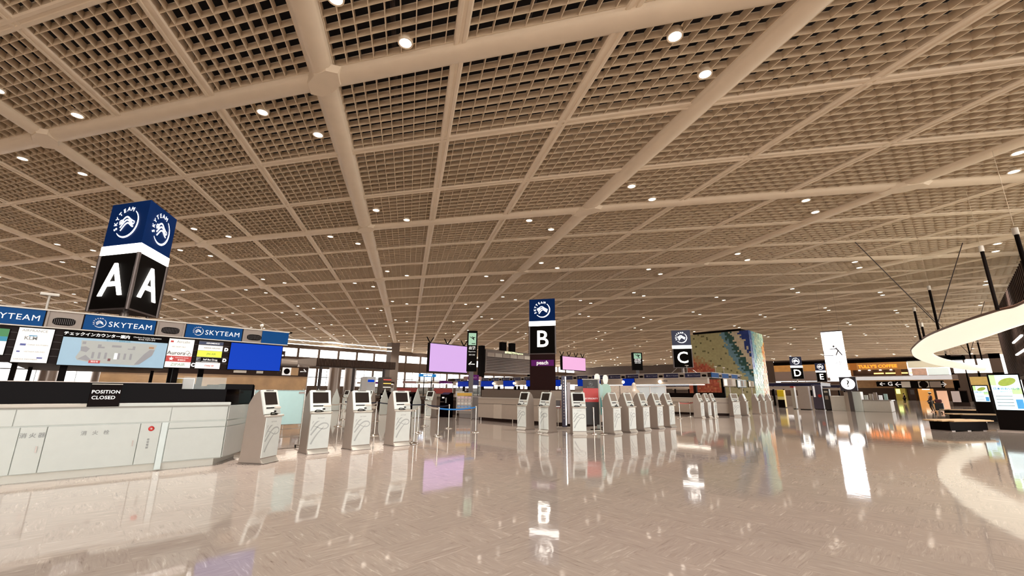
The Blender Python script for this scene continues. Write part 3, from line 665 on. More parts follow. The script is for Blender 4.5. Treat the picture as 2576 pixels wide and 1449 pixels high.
# ------------------------------------------------------------------ queue posts and belts
def make_post(knob=M_CHROME):
    t = thing('queue_post', '', 'queue post')
    b = MB(); b.lathe([(.17, 0), (.17, .012), (.12, .03), (.03, .045), (.022, .055)], 20); b.build('base', M_CHROME, t)
    b = MB(); b.cyl(0, 0, .04, .93, .021, 12); b.build('pole', M_CHROME, t)
    b = MB(); b.lathe([(.026, .90), (.03, .91), (.03, .955), (.02, .965)], 12); b.build('head', M_CHROME, t)
    return t
P0 = make_post(); first = [1]
def post(x, y, label):
    o = P0 if first else copy_tree(P0)
    first.clear(); return place(o, x, y, 0, label, 'chrome queue posts')
PS = {}
for nm, px, py, lb in (('a', 941, 1096, 'chrome queue post between the third and fourth near kiosks'), ('b', 945, 1060, 'chrome queue post seen far behind the gap of third and fourth kiosks'),
    ('c', 818, 1064, 'chrome queue post far behind, just right of the second kiosk'), ('d', 850, 1073, 'chrome queue post behind, left of the third kiosk'), ('e', 862, 1056, 'small distant chrome queue post left of the third kiosk'),
    ('f', 1022, 1112, 'left chrome queue post of the pair beside the fourth kiosk'), ('g', 1040, 1116, 'right chrome queue post of the pair beside the fourth kiosk'),
    ('h', 1050, 1090, 'chrome queue post right behind the pair by the fourth kiosk'), ('i', 1068, 1072, 'chrome queue post in line with the far kiosk on the right file'),
    ('j', 1101, 1098, 'chrome queue post at the left end of the bright blue belt'), ('k', 1128, 1078, 'chrome queue post behind the bright blue belt'), ('l', 1196, 1088, 'chrome queue post at the right end of the bright blue belt'),
    ('m', 1358, 1089, 'chrome queue post right in front of the kiosk facing left'), ('n', 1495, 1092, 'left chrome queue post of two before the row of five kiosks'), ('o', 1518, 1092, 'right chrome queue post of two before the row of five kiosks'),
    ('p', 1711, 1053, 'chrome queue post at the left end of the red belt'), ('q', 1737, 1049, 'middle chrome queue post under the red belt'), ('r', 1748, 1049, 'chrome queue post at the right end of the red belt'),
    ('s', 1799, 1052, 'chrome queue post before the far kiosks of the C island'), ('t', 925, 1078, 'chrome queue post far behind, left of the fourth kiosk')):
    x, y = ground(px, py, 0.0); post(x, y, lb); PS[nm] = (x, y)
def belt(p, q, m, label, z=.91, h=.05, group='queue belts'):
    a, b_ = Vector((*PS[p], z)), Vector((*PS[q], z)) if isinstance(q, str) else Vector((*q, z)); d = (b_ - a); n = d.length; d.normalize(); s = Vector((-d.y, d.x, 0)) * .002
    mb = MB(); N = 8; v = []
    for k in range(N + 1):
        t = k / N; c = a + d * (.04 + (n - .08) * t); sag = .05 * (1 - (2 * t - 1) ** 2)
        for sg in (1, -1):
            for zz in (-h / 2, h / 2): v.append(tuple(c + s * sg + Vector((0, 0, zz - sag))))
    f = []
    for k in range(N):
        o = 4 * k; f += [(o, o + 1, o + 5, o + 4), (o + 2, o + 6, o + 7, o + 3), (o, o + 4, o + 6, o + 2), (o + 1, o + 3, o + 7, o + 5)]
    f += [(0, 2, 3, 1), (4 * N, 4 * N + 1, 4 * N + 3, 4 * N + 2)]
    mb.add(v, f); return tag(mb.build('queue_belt', m), label, 'belt', group)
B_BLUE = mat('bright blue webbing', '1E7FD0', .5); B_NAVY = mat('navy webbing', '1C2238', .5); B_GREY = mat('pale webbing', 'E2D8CC', .4); B_PINK = mat('faded red webbing', 'C46A62', .5)
belt('j', 'l', B_BLUE, 'bright blue queue belt before the brochure rack'); belt('j', 'i', B_GREY, 'pale queue belt running back from the blue belt'); belt('i', 'k', B_NAVY, 'navy queue belt behind the bright blue belt')
belt('f', 'h', B_GREY, 'pale queue belt beside the fourth kiosk'); belt('a', 't', B_GREY, 'pale queue belt behind the fourth near kiosk'); belt('a', 'd', B_GREY, 'pale queue belt between second and third kiosks', .95); belt('d', 'c', B_GREY, 'short pale queue belt right of the second kiosk')
belt('b', 'e', B_NAVY, 'dark queue belt far behind the third kiosk'); belt('b', 'i', B_NAVY, 'dark queue belt far behind the fourth kiosk'); belt('p', 'r', B_PINK, 'red queue belt before the C island', h=.07); belt('t', 'b', B_GREY, 'pale queue belt far behind the third near kiosk')

# pale blue board on a steel stand behind the first kiosk
t = thing('frosted_board', 'pale blue frosted board on a steel stand between first and second kiosks', 'board', (3.85, 12.5, 0), R(2))
MB().box(-.66, .55, -.008, .008, .62, 1.48).build('panel', M_GLASSF, t)
b = MB()
for x in (-.68, .57): b.cyl(x, 0, .08, 1.50, .018, 8)
for z in (1.49, .61, .50, .30): b.tube([(-.68, 0, z), (.57, 0, z)], .012, 6)
b.tube([(0.1, 0, .61), (0.1, 0, .30)], .009, 6)
for x in (-.68, .57): b.tube([(x, -.25, .06), (x, .25, .06)], .014, 6)
b.build('frame', M_CHROME, t)
MB().box(.40, .58, -.012, -.008, 1.40, 1.45).build('name_plate', M_STEEL, t)
for x in (-.68, .57):
    for y in (-.24, .24):
        b = MB(); b.lathe([(.03, -.012), (.03, .012)], 12, M=Matrix.Translation((x, y, .03)) @ Matrix.Rotation(PI / 2, 4, 'Y')); b.build('castor', M_MBLACK, t)
# brochure rack
t = thing('brochure_rack', 'white brochure rack with yellow top and rows of leaflets by the grey counter end', 'rack', (15.25, 19.15, 0), R(-42))
b = MB()
for x in (-.42, .42): b.tube([(x, -.25, .03), (x, .05, .12), (x, .02, .9), (x, .12, 1.42)], .02, 8); b.tube([(x, -.32, .03), (x, .3, .03)], .018, 8)
b.tube([(-.42, .12, 1.42), (.42, .12, 1.42)], .018, 8); b.tube([(-.42, 0, .35), (.42, 0, .35)], .012, 8); b.build('frame', M_OFFW, t)
MB().box(-.40, .40, .05, .08, 1.25, 1.40).build('header', mat('yellow header', 'E0B040', .5), t)
for k, (c, z) in enumerate((('E6C8CE', 1.08), ('CFC4BC', .92), ('EDE4D8', .76), ('8FB0D8', .60), ('B0703A', .45))):
    b = MB(); b.side([(-.06, z - .02), (-.06, z + .03), (.05, z), (.05, z - .02)][::-1], -.40, .40); s_ = b.build('shelf', M_STEEL, t)
    for q in range(4):
        MB().box(-.38 + q * .195, -.21 + q * .195, -.03, -.015, z, z + .14, ).build('leaflet_stack', mat('leaflet ' + c + str(q % 2), c, .5, vary=.2 + .1 * (q % 2)), s_)

# ------------------------------------------------------------------ check-in island B, low counter with raised grey screen
cB = thing('check_in_counter', 'beige check-in counter below sign B with raised brown screen', 'counter', (17.2, 12.8, 0))
pl = [(-1.75, 0.35), (-1.0, -1.0), (1.45, -1.0), (2.15, 0), (2.15, 5.4), (-1.75, 5.4)]
def inset(p, d): return [(x * (1 - d / 2.2), y + (d if y < 0 else (0 if y < 3 else -d * .2))) for x, y in p]
b = MB(); b.prism(pl, .16, 1.17); b.build('body', M_GREIGE, cB, bevel=.01)
b = MB(); b.prism(inset(pl, .12), 0, .16); b.build('plinth', M_DARKW, cB, 'recessed dark plinth')
b = MB(); b.prism([(x * 1.012, y - .02) for x, y in pl], 1.155, 1.185); b.build('ledge', M_OFFW, cB, bevel=.005)
b = MB(); b.prism([(x * 1.003, y - .003) for x, y in pl], .86, .875); b.build('shadow_gap', M_DGREY, cB)
b = MB()
b.box(-1.80, -1.74, 3.5, 4.1, .16, .86); b.build('side_panel', mat('pale pilaster', 'C8BAAA', .4), cB)
b = MB(); b.box(-1.62, -1.57, .5, 5.3, 1.185, 1.58); b.build('raised_screen', M_CARPET, cB, 'brown raised screen'); 
b = MB(); b.prism([(-1.62, .4), (-.9, -.85), (1.3, -.85), (1.3, -.81), (-.87, -.81), (-1.58, .42)], 1.185, 1.56); b.build('raised_screen', M_GREIGE, cB, 'beige raised screen')
for x, y in ((-1.7, 5.2), (-1.7, 2.8), (-1.7, .5)): b = MB(); b.cyl(x, y, 0, .16, .03, 8); b.build('foot', M_CHROME, cB)
tag(MB().prism([(15.95, 18.35), (17.0, 18.3), (17.4, 18.8), (17.4, 20.6), (16.05, 20.6)], 0.0, 1.2).build('end_cabinet', mat('grey cabinet side', '8A8482', .45), bevel=.03), 'rounded grey cabinet end behind the brochure rack', 'cabinet')
t = thing('check_in_counter', 'dark brown run of check-in desks behind the file of kiosks', 'counter', (17.0, 20.7, 0))
MB().box(-.45, .9, 0, 19, 0, 1.1).build('body', mat('umber laminate', '6A5A4E', .45), t); MB().box(-.5, .95, 0, 19.05, 1.1, 1.14).build('worktop', M_DGREY, t)
for k in range(6): MB().box(-.47, -.44, .6 + k * 3.1, 1.7 + k * 3.1, .08, .95).build('recess', M_DARKW, t); MB().box(-.2, .1, .8 + k * 3.1, 1.3 + k * 3.1, 1.14, 1.5).build('monitor', M_MBLACK if k % 2 else M_OFFW, t)
# small leaflet stand on a pole before island B
x, y = ground(1404, 1076, 0); t = thing('notice_stand', 'small red notice on a thin pole before the beige counter', 'sign stand', (x, y, 0), R(-45))
MB().cyl(0, 0, 0, 1.0, .018, 8).build('pole', M_CHROME, t); MB().cyl(0, 0, 0, .02, .15, 18).build('base', M_CHROME, t)
MB().box(-.13, .13, -.02, .0, .82, 1.14).build('notice', mat('dusty red notice', '94403E', .5), t); MB().box(-.10, .10, -.024, -.018, .86, .90).build('print_line', M_PRINTW, t)
x, y = ground(1420, 1080, 0); t = thing('light_totem', 'tall slim dark totem with a vertical light strip beside the facing kiosk', 'totem', (x + .25, y + .15, 0), R(-45))
MB().box(-.55, .55, -.25, .25, 0, .07).build('base', M_GREY, t, bevel=.01); MB().box(-.13, .08, -.06, .06, .07, 2.18).build('body', mat('indigo dark casing', '3A3348', .4), t, bevel=.01)
MB().box(.02, .055, -.075, -.055, .15, 2.14).build('light_strip', M_TUBE, t); MB().box(.10, .24, -.05, .05, .2, 1.9).build('side_panel', mat('pale side panel', 'B8AEB0', .4), t)
MB().box(-.42, -.2, -.05, .05, .92, 1.15).build('scanner_box', M_DGREY, t)
b = MB()
for k in range(14): b.box(-.07, -.03, -.065, -.058, .4 + k * .12, .45 + k * .12)
b.build('lettering', M_STEEL, t)
# banner stand
x, y = ground(1490, 1085, 0); t = thing('banner_stand', 'tall black banner stand with a red block behind the facing kiosk', 'banner', (x, y, 0), R(-42))
MB().box(-.32, .30, -.01, .01, .25, 2.0).build('banner', mat('charcoal banner', '35302F', .5), t); MB().box(-.32, .30, -.016, -.01, 1.12, 1.66).build('red_block', M_RED, t)
b = MB(); b.cyl(.34, 0, 0, 2.03, .025, 8); b.box(-.35, .36, -.02, .02, 2.0, 2.03); b.box(-.4, .4, -.25, .25, 0, .03); b.build('frame', M_OFFW, t)
b = MB(); b.text('SKYPRIORITY', .09, Matrix.Translation((0, -.02, 1.25)) @ FM); b.build('lettering', M_PRINTW, t); b = MB(); emblem(b, Matrix.Translation((-.01, -.016, 1.83)), .08, rich=False); b.text('SKYPRIORITY', .05, Matrix.Translation((0, -.016, 1.70)) @ FM); b.build('small_lettering', M_PRINTG, t)
# two cut-out attendants
def cutout(px, py, label, tint):
    x, y = ground(px, py, 0); t = thing('attendant_standee', label, 'standee', (x, y, 0), R(-43), 'cut-out attendant figures')
    def bd(z0, z1, prof, m, nm):
        b = MB(); pts = [(w_, z) for z, w_ in prof] + [(-w_, z) for z, w_ in reversed(prof)]; b.front(pts, -.012, .012); return b.build(nm, m, t)
    bd(0, 0, [(.05, .07), (.35, .08), (.62, .09)], mat('pale legs', 'D6DED8', .5), 'legs_print')
    bd(0, 0, [(.60, .13), (.9, .17), (1.12, .16), (1.30, .14)], mat(tint[0], tint[1], .4), 'skirt_print')
    bd(0, 0, [(1.28, .15), (1.45, .20), (1.62, .24), (1.80, .19), (1.88, .08)], mat(tint[2], tint[3], .4), 'jacket_print')
    bd(0, 0, [(1.86, .05), (1.92, .09), (2.04, .12), (2.18, .11), (2.26, .05)], mat('ivory head print', 'F0EEE4', .4, emit=.2), 'head_print')
    b = MB(); b.box(-.3, .3, -.22, .22, .0, .03); b.build('base', M_MBLACK, t)
    b = MB(); b.tube([(-.05, .0, .03), (-.05, .0, .2)], .01, 6); b.tube([(.05, .0, .03), (.05, .0, .2)], .01, 6); b.build('support', M_CHROME, t)
cutout(1507, 1082, 'cut-out figure of attendant in teal skirt between two queue posts', ('teal print', '5FB6B4', 'aqua print', 'BFE4DC'))
cutout(1528, 1076, 'cut-out figure of attendant behind the first kiosk of five', ('sea print', '8CC4B8', 'mint print', 'B8DCCC'))
# beige patterned screen and glass booth behind the five kiosks
x0, y0 = ground(1548, 1062, 0)
t = thing('patterned_screen', 'beige dotted folding screen behind the row of five kiosks', 'screen', (x0, y0, 0), R(-44))
for k in range(3): MB().box(-.95 + k * .64, -.33 + k * .64, -.02 + .04 * (k % 2), .0 + .04 * (k % 2), .05, 1.85).build('leaf', mat('speckled beige', 'B8A898', .6, vary=.25, scale=9), t)
MB().box(-.95, .95, -.15, .17, 0, .05).build('foot_rail', M_STEEL, t)
x0, y0 = ground(1600, 1060, 0); t = thing('hooded_stand', 'beige rounded stand behind the third of five kiosks', 'stand', (x0, y0, 0), R(-44))
b = MB(); b.lathe([(.3, 0), (.3, 1.5), (.26, 1.62), (.13, 1.7), (.12, 1.9), (.08, 2.0), (0.01, 2.04)], 18); b.build('body', M_GREIGE, t)
x0, y0 = ground(1640, 1058, 0); t = thing('glass_booth', 'frameless grey glass booth behind the row of five kiosks', 'booth', (x0, y0, 0), R(-44))
b = MB(); b.box(-.9, .9, 0, .015, .1, 1.85); b.box(.885, .9, 0, 1.2, .1, 1.85); b.build('glass', mat('misty glass', 'C8CCCC', .15, alpha=.55), t)
b = MB()
for x_ in (-.9, .0, .9): b.box(x_ - .02, x_ + .02, -.02, .02, 0, 1.87)
b.box(-.9, .9, -.02, .02, 1.85, 1.88); b.build('frame', M_STEEL, t)

# ------------------------------------------------------------------ island C with its long canopy seen along its left side
cC = thing('check_in_counter', 'long beige check-in counter under the C island canopy', 'counter', (33.6, 12.6, 0))
plc = [(-2.3, 0.0), (-1.6, -1.5), (1.6, -1.5), (2.3, 0), (2.3, 28), (-2.3, 28)]
b = MB(); b.prism(plc, .16, 1.17); b.build('body', M_GREIGE, cC)
b = MB(); b.prism(inset(plc, .12), 0, .16); b.build('plinth', M_DARKW, cC)
b = MB(); b.prism([(x * 1.012, y - .02) for x, y in plc], 1.155, 1.19); b.build('ledge', M_OFFW, cC)
b = MB(); b.prism([(x * 1.004, y - .006) for x, y in plc], .84, .86); b.build('shadow_gap', M_DGREY, cC)
b = MB(); b.box(-2.1, -2.05, .4, 27, 1.19, 1.5); b.prism([(-2.05, .3), (-1.45, -1.3), (-1.4, -1.26), (-2.0, .4)], 1.19, 1.55); b.build('raised_screen', M_MBLACK, cC)
cn = thing('island_canopy', 'long navy lettered canopy over the C island', 'canopy', (33.5, 11.5, 0))
b = MB(); b.box(-3.0, 3.0, .02, 30, 2.60, 2.88); b.build('roof_slab', M_DARKW, cn)
b = MB(); b.box(-3.07, 3.05, -.06, .0, 2.875, 2.91); b.box(-3.07, -3.0, -.06, 30, 2.875, 2.91); b.box(-3.05, 3.0, -.03, .0, 2.53, 2.56); b.box(-3.05, -3.0, -.03, 30, 2.53, 2.56); b.build('edge_trim', M_OFFW, cn)
canopy_fascia(0, cn, face(-3.0, 30, 0, R(-90)), None, 18, first=1.35, unit=1.58, rich=False, pm=M_FASCD, hz=(2.56, 2.875), tm=mat('dim print', '8C8A96', .5))
canopy_fascia(0, cn, face(-3.0, 0, 0), None, 3, first=.05, unit=1.9, rich=False, pm=M_FASC, hz=(2.56, 2.875), text=None)
b = MB(); b.box(-2.95, -2.6, .3, 29, 2.14, 2.54); b.build('bulkhead', M_GREIGE, cn, 'beige bulkhead below the lettered fascia')
b = MB(); b.box(-2.92, -2.70, .6, 29, 2.05, 2.09); b.build('light_strip', M_TUBE, cn, 'bright linear lamp')
each('post', M_MBLACK, cn, [(-2.75, -2.55, 1.2 + k * 2.9, 1.4 + k * 2.9, 0, 2.14) for k in range(10)] + [(2.6, 2.8, 1.2 + k * 5.8, 1.4 + k * 5.8, 0, 2.60) for k in range(5)])
b = MB(); b.text('国際線', .16, face(-2.955, 3.4, 2.34, R(-90)) @ FM); b.build('lettering', M_PRINTD, cn)
for k, (ya, yb) in enumerate(((17.3, 18.3), (20.4, 21.2), (21.6, 22.7), (24.6, 26.0), (27.4, 28.8), (30.4, 32), (33.5, 35.5), (37, 39.5))):
    nth = ('nearest', 'second', 'third', 'fourth', 'fifth', 'sixth', 'seventh', 'farthest')[k]
    t = thing('display_screen', nth + ' dim blue screen hanging under the C island canopy', 'screen', (30.42, (ya + yb) / 2, 2.0), R(-90), 'blue screens under the C island canopy')
    MB().box(-(yb - ya) / 2 - .01, (yb - ya) / 2 + .01, 0, .06, -.01, .57).build('case', M_MBLACK, t); MB().box(-(yb - ya) / 2, (yb - ya) / 2, -.006, .001, 0, .56).build('face', M_BLUEDIM, t)
for k in range(9):
    b = MB(); b.lathe([(.01, -.12), (.09, -.08), (.12, 0), (.09, .08), (.01, .12)], 12, 30.42, 15.2 + k * 3.05, cap=False, M=Matrix.Translation((0, 0, 2.3))); tag(b.build('globe_lamp', M_BRIGHT), 'small round glowing lamp hanging under the C island canopy', 'lamp', 'round lamps under the C island canopy')
for x_, y_, lb in ((31.6, 13.6, 'white T shaped mast on the C canopy left of the sign'), (34.4, 12.6, 'left white T shaped mast right of sign C'), (36.1, 12.6, 'right white T shaped mast right of sign C')):
    roof_mast(x_, y_, 2.9, .55, lb, .42)
# airline counters clutter on island C front: angled boards
for k, (px, py, w_, h_, c, lb) in enumerate(((1835, 962, 1.0, .62, 'B8A898', 'tilted case of small framed notices at the right end of the C canopy'), (1866, 965, .75, .6, 'C8D6DC', 'pale blue tilted notice board right of the C canopy'), (1890, 966, .5, .5, 'B0A68E', 'beige framed notice board against the mosaic'))):
    x, z = at_y(px, py, 10.9); w_ *= .9; h_ *= .9; t = thing('notice_board', lb, 'board', (x, 10.9, z - h_ / 2), R(-40))
    MB().box(-w_ / 2, w_ / 2, 0, .08, 0, h_).build('panel', mat('notice ' + c, c, .5, vary=.2), t); b = MB(); b.box(-w_ / 2 - .02, w_ / 2 + .02, .01, .1, -.03, 0); b.box(-w_ / 2 - .02, -w_ / 2, .01, .1, 0, h_); b.box(w_ / 2, w_ / 2 + .02, .01, .1, 0, h_); b.build('frame', M_MBLACK, t)
    for q in range(3): MB().box(-w_ / 2 + .06 + q * w_ / 3, -w_ / 2 + w_ / 3 - .02 + q * w_ / 3, -.01, 0, .06, h_ - .06).build('sheet', (M_PRINTW, M_GREY, M_OFFW)[q], t)
    MB().cyl(0, .04, -(z - h_ / 2), 0, .03, 8).build('post', M_STEEL, t)

# ------------------------------------------------------------------ mosaic tower
def mosaic_mat():
    m = bpy.data.materials.new('glass mosaic'); m.use_nodes = True; nt = m.node_tree; L = nt.links; N = nt.nodes.new; b = nt.nodes['Principled BSDF']
    def mt(op, a, c=None):
        n = N('ShaderNodeMath'); n.operation = op
        for i, v in enumerate((a, c)):
            if v is None: continue
            if isinstance(v, (int, float)): n.inputs[i].default_value = v
            else: L.new(v, n.inputs[i])
        return n.outputs[0]
    at = N('ShaderNodeAttribute'); at.attribute_name = 'tile'; b.inputs['Roughness'].default_value = .25
    L.new(at.outputs['Color'], b.inputs['Base Color']); return m
mt_o = thing('mosaic_tower', 'tall tower clad in green, blue, orange and red mosaic blocks', 'tower', (46.2, 13.4, 0))
MB().box(.08, 4.4, .08, 6.4, 0, 7.62).build('core', M_DARKW, mt_o)
MB().box(-.25, 5.0, .6, 5.4, 7.62, 7.80).build('roof_edge', M_MBLACK, mt_o, 'dark overhanging roof edge')
def mosaic(name, M, W, H, colour, step=.20, label=None):
    nx, nz = int(W / step), int(H / step); v = []; f = []; col = []
    for i in range(nx):
        for k in range(nz):
            c = colour((i + .5) / nx, (k + .5) / nz)
            d = random.uniform(0, .035); x0, z0 = i * W / nx, k * H / nz; x1, z1 = x0 + W / nx * .985, z0 + H / nz * .985; n = len(v)
            v += [tuple(M @ Vector(q)) for q in ((x0, -d, z0), (x1, -d, z0), (x1, -d, z1), (x0, -d, z1), (x0, .06, z0), (x1, .06, z0), (x1, .06, z1), (x0, .06, z1))]
            for q in ((0, 1, 2, 3), (0, 4, 5, 1), (3, 2, 6, 7), (0, 3, 7, 4), (1, 5, 6, 2)): f.append(tuple(n + j for j in q)); col.append(c)
    me = bpy.data.meshes.new(name); me.from_pydata(v, [], f); me.materials.append(MOS)
    ca = me.color_attributes.new('tile', 'FLOAT_COLOR', 'CORNER'); arr = []
    for p, c in zip(me.polygons, col): arr += list(c) * p.loop_total
    ca.data.foreach_set('color', arr); o = bpy.data.objects.new(name, me); C.objects.link(o); o.parent = mt_o
    if label: o['label'] = label
MOS = mosaic_mat()
def jit(c, a=.10):
    l = lin(c); r = 1 + random.uniform(-a, a); return tuple(min(1, x * r) for x in l[:3]) + (1,)
def col_left(u, v):                                     # u 0 = far left end, 1 = corner ; v up
    n = random.uniform(-.035, .035); uu = u + n
    e = [(1.0, .60), (.90, .64), (.78, .69), (.62, .77), (.50, .84), (.40, .93), (.30, 1.0)]
    def edge(off):                                      # bands sweep from top centre down to the right
        for (v0, u0), (v1, u1) in zip(e, e[1:]):
            if v1 <= v <= v0: t = (v0 - v) / (v0 - v1); return u0 + (u1 - u0) * t + off
        return 9
    if uu > edge(.26): return jit('22387E')
    if uu > edge(.13): return jit('CDBFA4')
    if uu > edge(.05): return jit('35564E')
    if uu > edge(-.03): return jit('6F92A0')
    lim = .70 - .45 * u - 2.2 * max(0, u - .42) + n
    if .12 < v < lim: return jit(random.choice(('AE5A44', 'B4624C', 'BC7450', 'A8523C')), .2)
    if v < lim + .07: return jit('A88A5E', .15)
    if (int(u * 32) + 2 * int(v * 36)) % 7 == 0 and random.random() < .45: return jit('6E6A4A', .2)
    return jit('AEA67A' if v > .3 else 'AAA27E', .07)
def col_right(u, v):
    n = random.uniform(-.05, .05)
    if u > .50 + .45 * v + n and v < .88: return jit(random.choice(('D08A34', 'DC9A3C', 'CC7A30', 'DEAA4C')), .15)
    if u < .14 and v > .50: return jit('2858A4', .2)
    if u < .35 + n and v > .45: return jit('6FB0B8', .15)
    return jit(random.choice(('A6C8AE', 'B4D0B6', '9CC0AA', 'C2D2AE')), .1)
mosaic('mosaic_face', face(0, 6.4, 0, R(-90)), 6.4, 7.62, col_left, .17, label='left face, olive green with rust red and blue sweeps')
mosaic('mosaic_face', face(0, 0, 0), 4.4, 7.62, col_right, .22, 'right face, pale green and orange')

# ------------------------------------------------------------------ far window wall and side halls beyond the islands
M_WIN = mat('window glass', 'F4F8F6', .05, alpha=.10)
FY, FX = 125.0, 165.0
def zy(px, py): return at_y(px, py, FY)[1]
z0c, z1c = zy(900, 906), zy(900, 887); zl0, zl1 = zy(900, 972), zy(900, 932)
b = MB(); b.box(-60, FX, FY, FY + .4, 0, zl0); b.box(-60, FX, FY, FY + .4, zl1, z0c); b.box(-60, FX, FY, FY + .4, z1c, 14.5)
for k in range(0, 40): b.box(-60 + k * 5.6, -59.5 + k * 5.6, FY - .1, FY + .4, zl0, z1c)
struct(b.build('wall_back', M_SOFFIT), 'far brown wall with a strip of bright clerestory windows')
b = MB(); b.box(-34, -33.5, -40, FY, 0, 15.5); struct(b.build('wall_shade_west', M_SOFFIT), 'unseen brown wall added past the left edge to shade the ceiling')  # unseen wall added to keep side daylight off the left ceiling
wn = 1
for k in range(39):
    x0 = -59.5 + k * 5.6
    if k < 4 or x0 > 100: continue
    b = MB(); b.box(x0, x0 + 5.1, FY + .15, FY + .18, z0c, z1c); b.box(x0, x0 + 5.1, FY + .15, FY + .18, zl0, zl1)
    o = b.build('window_%d' % wn, M_WIN); struct(o); wn += 1
    f = MB(); f.box(x0 + 2.5, x0 + 2.6, FY + .05, FY + .25, zl0, zl1); f.box(x0, x0 + 5.1, FY + .05, FY + .25, (zl0 + zl1) / 2 - .1, (zl0 + zl1) / 2 + .1)
    f.build('window_frame', M_DGREY, o)
# round columns before the window wall and the big square pier
for k, (px, w_) in enumerate(((842, 1.5), (880, 1.4), (760, 1.3), (690, 1.3), (600, 1.3), (500, 1.2), (380, 1.2), (250, 1.2), (120, 1.2))):
    x, z = at_y(px, 950, 112); b = MB(); b.cyl(x, 112, 0, zy(900, 930), w_, 20); struct(b.build('trim_%d' % (k + 1), M_STEEL), 'round steel clad column before the far windows')
px_, py_ = ground(990, 868, 13.3); b = MB(); b.box(px_ - 1.2, px_ + 1.2, py_ - 1.2, py_ + 1.2, 0, 14.0); struct(b.build('trim_20', mat('grey brown pier', '6E6056', .6)), 'square pier rising to the ceiling')
# long ribbed duct hood with tapered end
xa, za = at_y(786, 916, 70); xb, zb = at_y(984, 924, 70)
t = thing('ribbed_hood', 'long dark ribbed duct hood with a tapered pale left end under the far windows', 'duct', ((xa + xb) / 2, 70, 0)); hw = (xb - xa) / 2; zt, zb_ = at_y(800, 902, 70)[1], at_y(800, 922, 70)[1]
MB().box(-hw, hw, -1.5, 1.5, zb_, zt).build('body', M_DARKW, t); b = MB()
for k in range(60): b.box(-hw + k * hw / 30, -hw + k * hw / 30 + hw / 75, -1.58, -1.5, zb_ + .1, zt)
b.build('ribs', mat('hood rib', '6A564A', .5), t)
b = MB(); b.add([(-hw, -1.5, zb_), (-hw, 1.5, zb_), (-hw, 1.5, zt), (-hw, -1.5, zt), (-hw - 5, 0, zb_ + .6)], [(0, 3, 4), (0, 4, 1), (1, 4, 2), (2, 4, 3), (0, 1, 2, 3)]); b.build('tapered_end', M_GREY, t)
for x in (-hw * .8, 0, hw * .8): b = MB(); b.cyl(x, 0, 0, zb_, .25, 10); b.build('leg', M_DGREY, t)
# amber stone wall with a wayfinding band, left of the window wall
YW = 46.0; xl, _ = at_y(250, 950, YW); xr, _ = at_y(772, 950, YW); zf = lambda py, px=740: at_y(px, py, YW)[1]
b = MB(); b.box(xl, xr, YW, YW + 1.2, 0, zf(947)); struct(b.build('wall_left', M_MARBLE), 'amber stone clad wall behind the nearest island')
t = thing('wayfinding_band', 'long dark wayfinding sign band with arrows above the amber stone wall', 'sign', ((xl + xr) / 2, YW - .1, 0)); hw = (xr - xl) / 2
MB().box(-hw, hw, 0, 1.3, zf(947), zf(923)).build('band', M_DARKW, t)
u = (zf(923) - zf(947)); zc = (zf(923) + zf(947)) / 2
MB().box(hw - u * 2.6, hw - u * 1.75, -.05, 0, zc - u * .4, zc + u * .4).build('emblem_plate', M_PRINTW, t); b = MB(); b.lathe([(u * .3, 0), (u * .3, .02)], 20, M=face(hw - u * 2.17, -.05, zc) @ FM); b.build('round_emblem', M_MBLACK, t)
MB().box(hw - u * 1.75, hw - u * 1.0, -.05, 0, zc - u * .4, zc + u * .4).build('picture_plate', M_MARBLE, t)
b = MB(); b.text('→', u * .9, face(hw - u * .5, -.05, zc) @ FM, bold=.01); b.text('→', u * .9, face(hw - u * 3.1, -.05, zc) @ FM, bold=.01); b.build('arrows', M_PRINTW, t)
MB().box(hw - u * 5, hw - u * 4.4, -.05, 0, zc - u * .3, zc + u * .2).build('picture_plate', M_OFFW, t); MB().box(hw - u * 7, hw - u * 5.9, -.05, 0, zc - u * .3, zc + u * .2).build('picture_plate', M_OFFW, t)
b = MB(); M_ = Matrix.Translation((0, YW + .6, (zf(902) + zf(923)) / 2)) @ Matrix.Rotation(PI / 2, 4, 'Y'); r_ = (zf(902) - zf(923)) / 2
b.lathe([(r_, xl), (r_, xr - 1)], 24, M=M_); struct(b.build('trim_21', mat('satin duct', 'C4B4A6', .3, .3)), 'pale round duct above the wayfinding band')
b = MB(); b.box(xl, xr - 2.2, YW + .4, YW + 2, zf(902) + .02, zf(884)); struct(b.build('wall_front', M_DARKW), 'dark soffit box above the duct')
for a_, nm in ((.25, 'upper'), (-.45, 'lower')):
    tag(MB().box(xl, xr - 2.4, YW + .2, YW + .38, zf(884) + a_ - .05, zf(884) + a_ + .05).build('linear_lamp', M_TUBE), nm + ' bright linear lamp over the amber stone wall', 'ceiling light')
# white light lines running under the far ceiling
for k, (p1_, p2_) in enumerate((((720, 856), (985, 872)), ((720, 866), (985, 881)))):
    x1, z1 = at_y(*p1_, 98); x2, z2 = at_y(*p2_, 98); z1 = (z1 + z2) / 2
    t = thing('light_line', ('upper', 'lower')[k] + ' long thin light line under the far ceiling left of the square pier', 'ceiling light', ((x1 + x2) / 2, 98, z1)); hw = (x2 - x1) / 2
    MB().box(-hw, hw, -.15, .15, -.12, .02).build('diffuser', M_TUBE, t); MB().box(-hw, hw, -.2, .2, .02, .2).build('housing', M_GIRD, t)

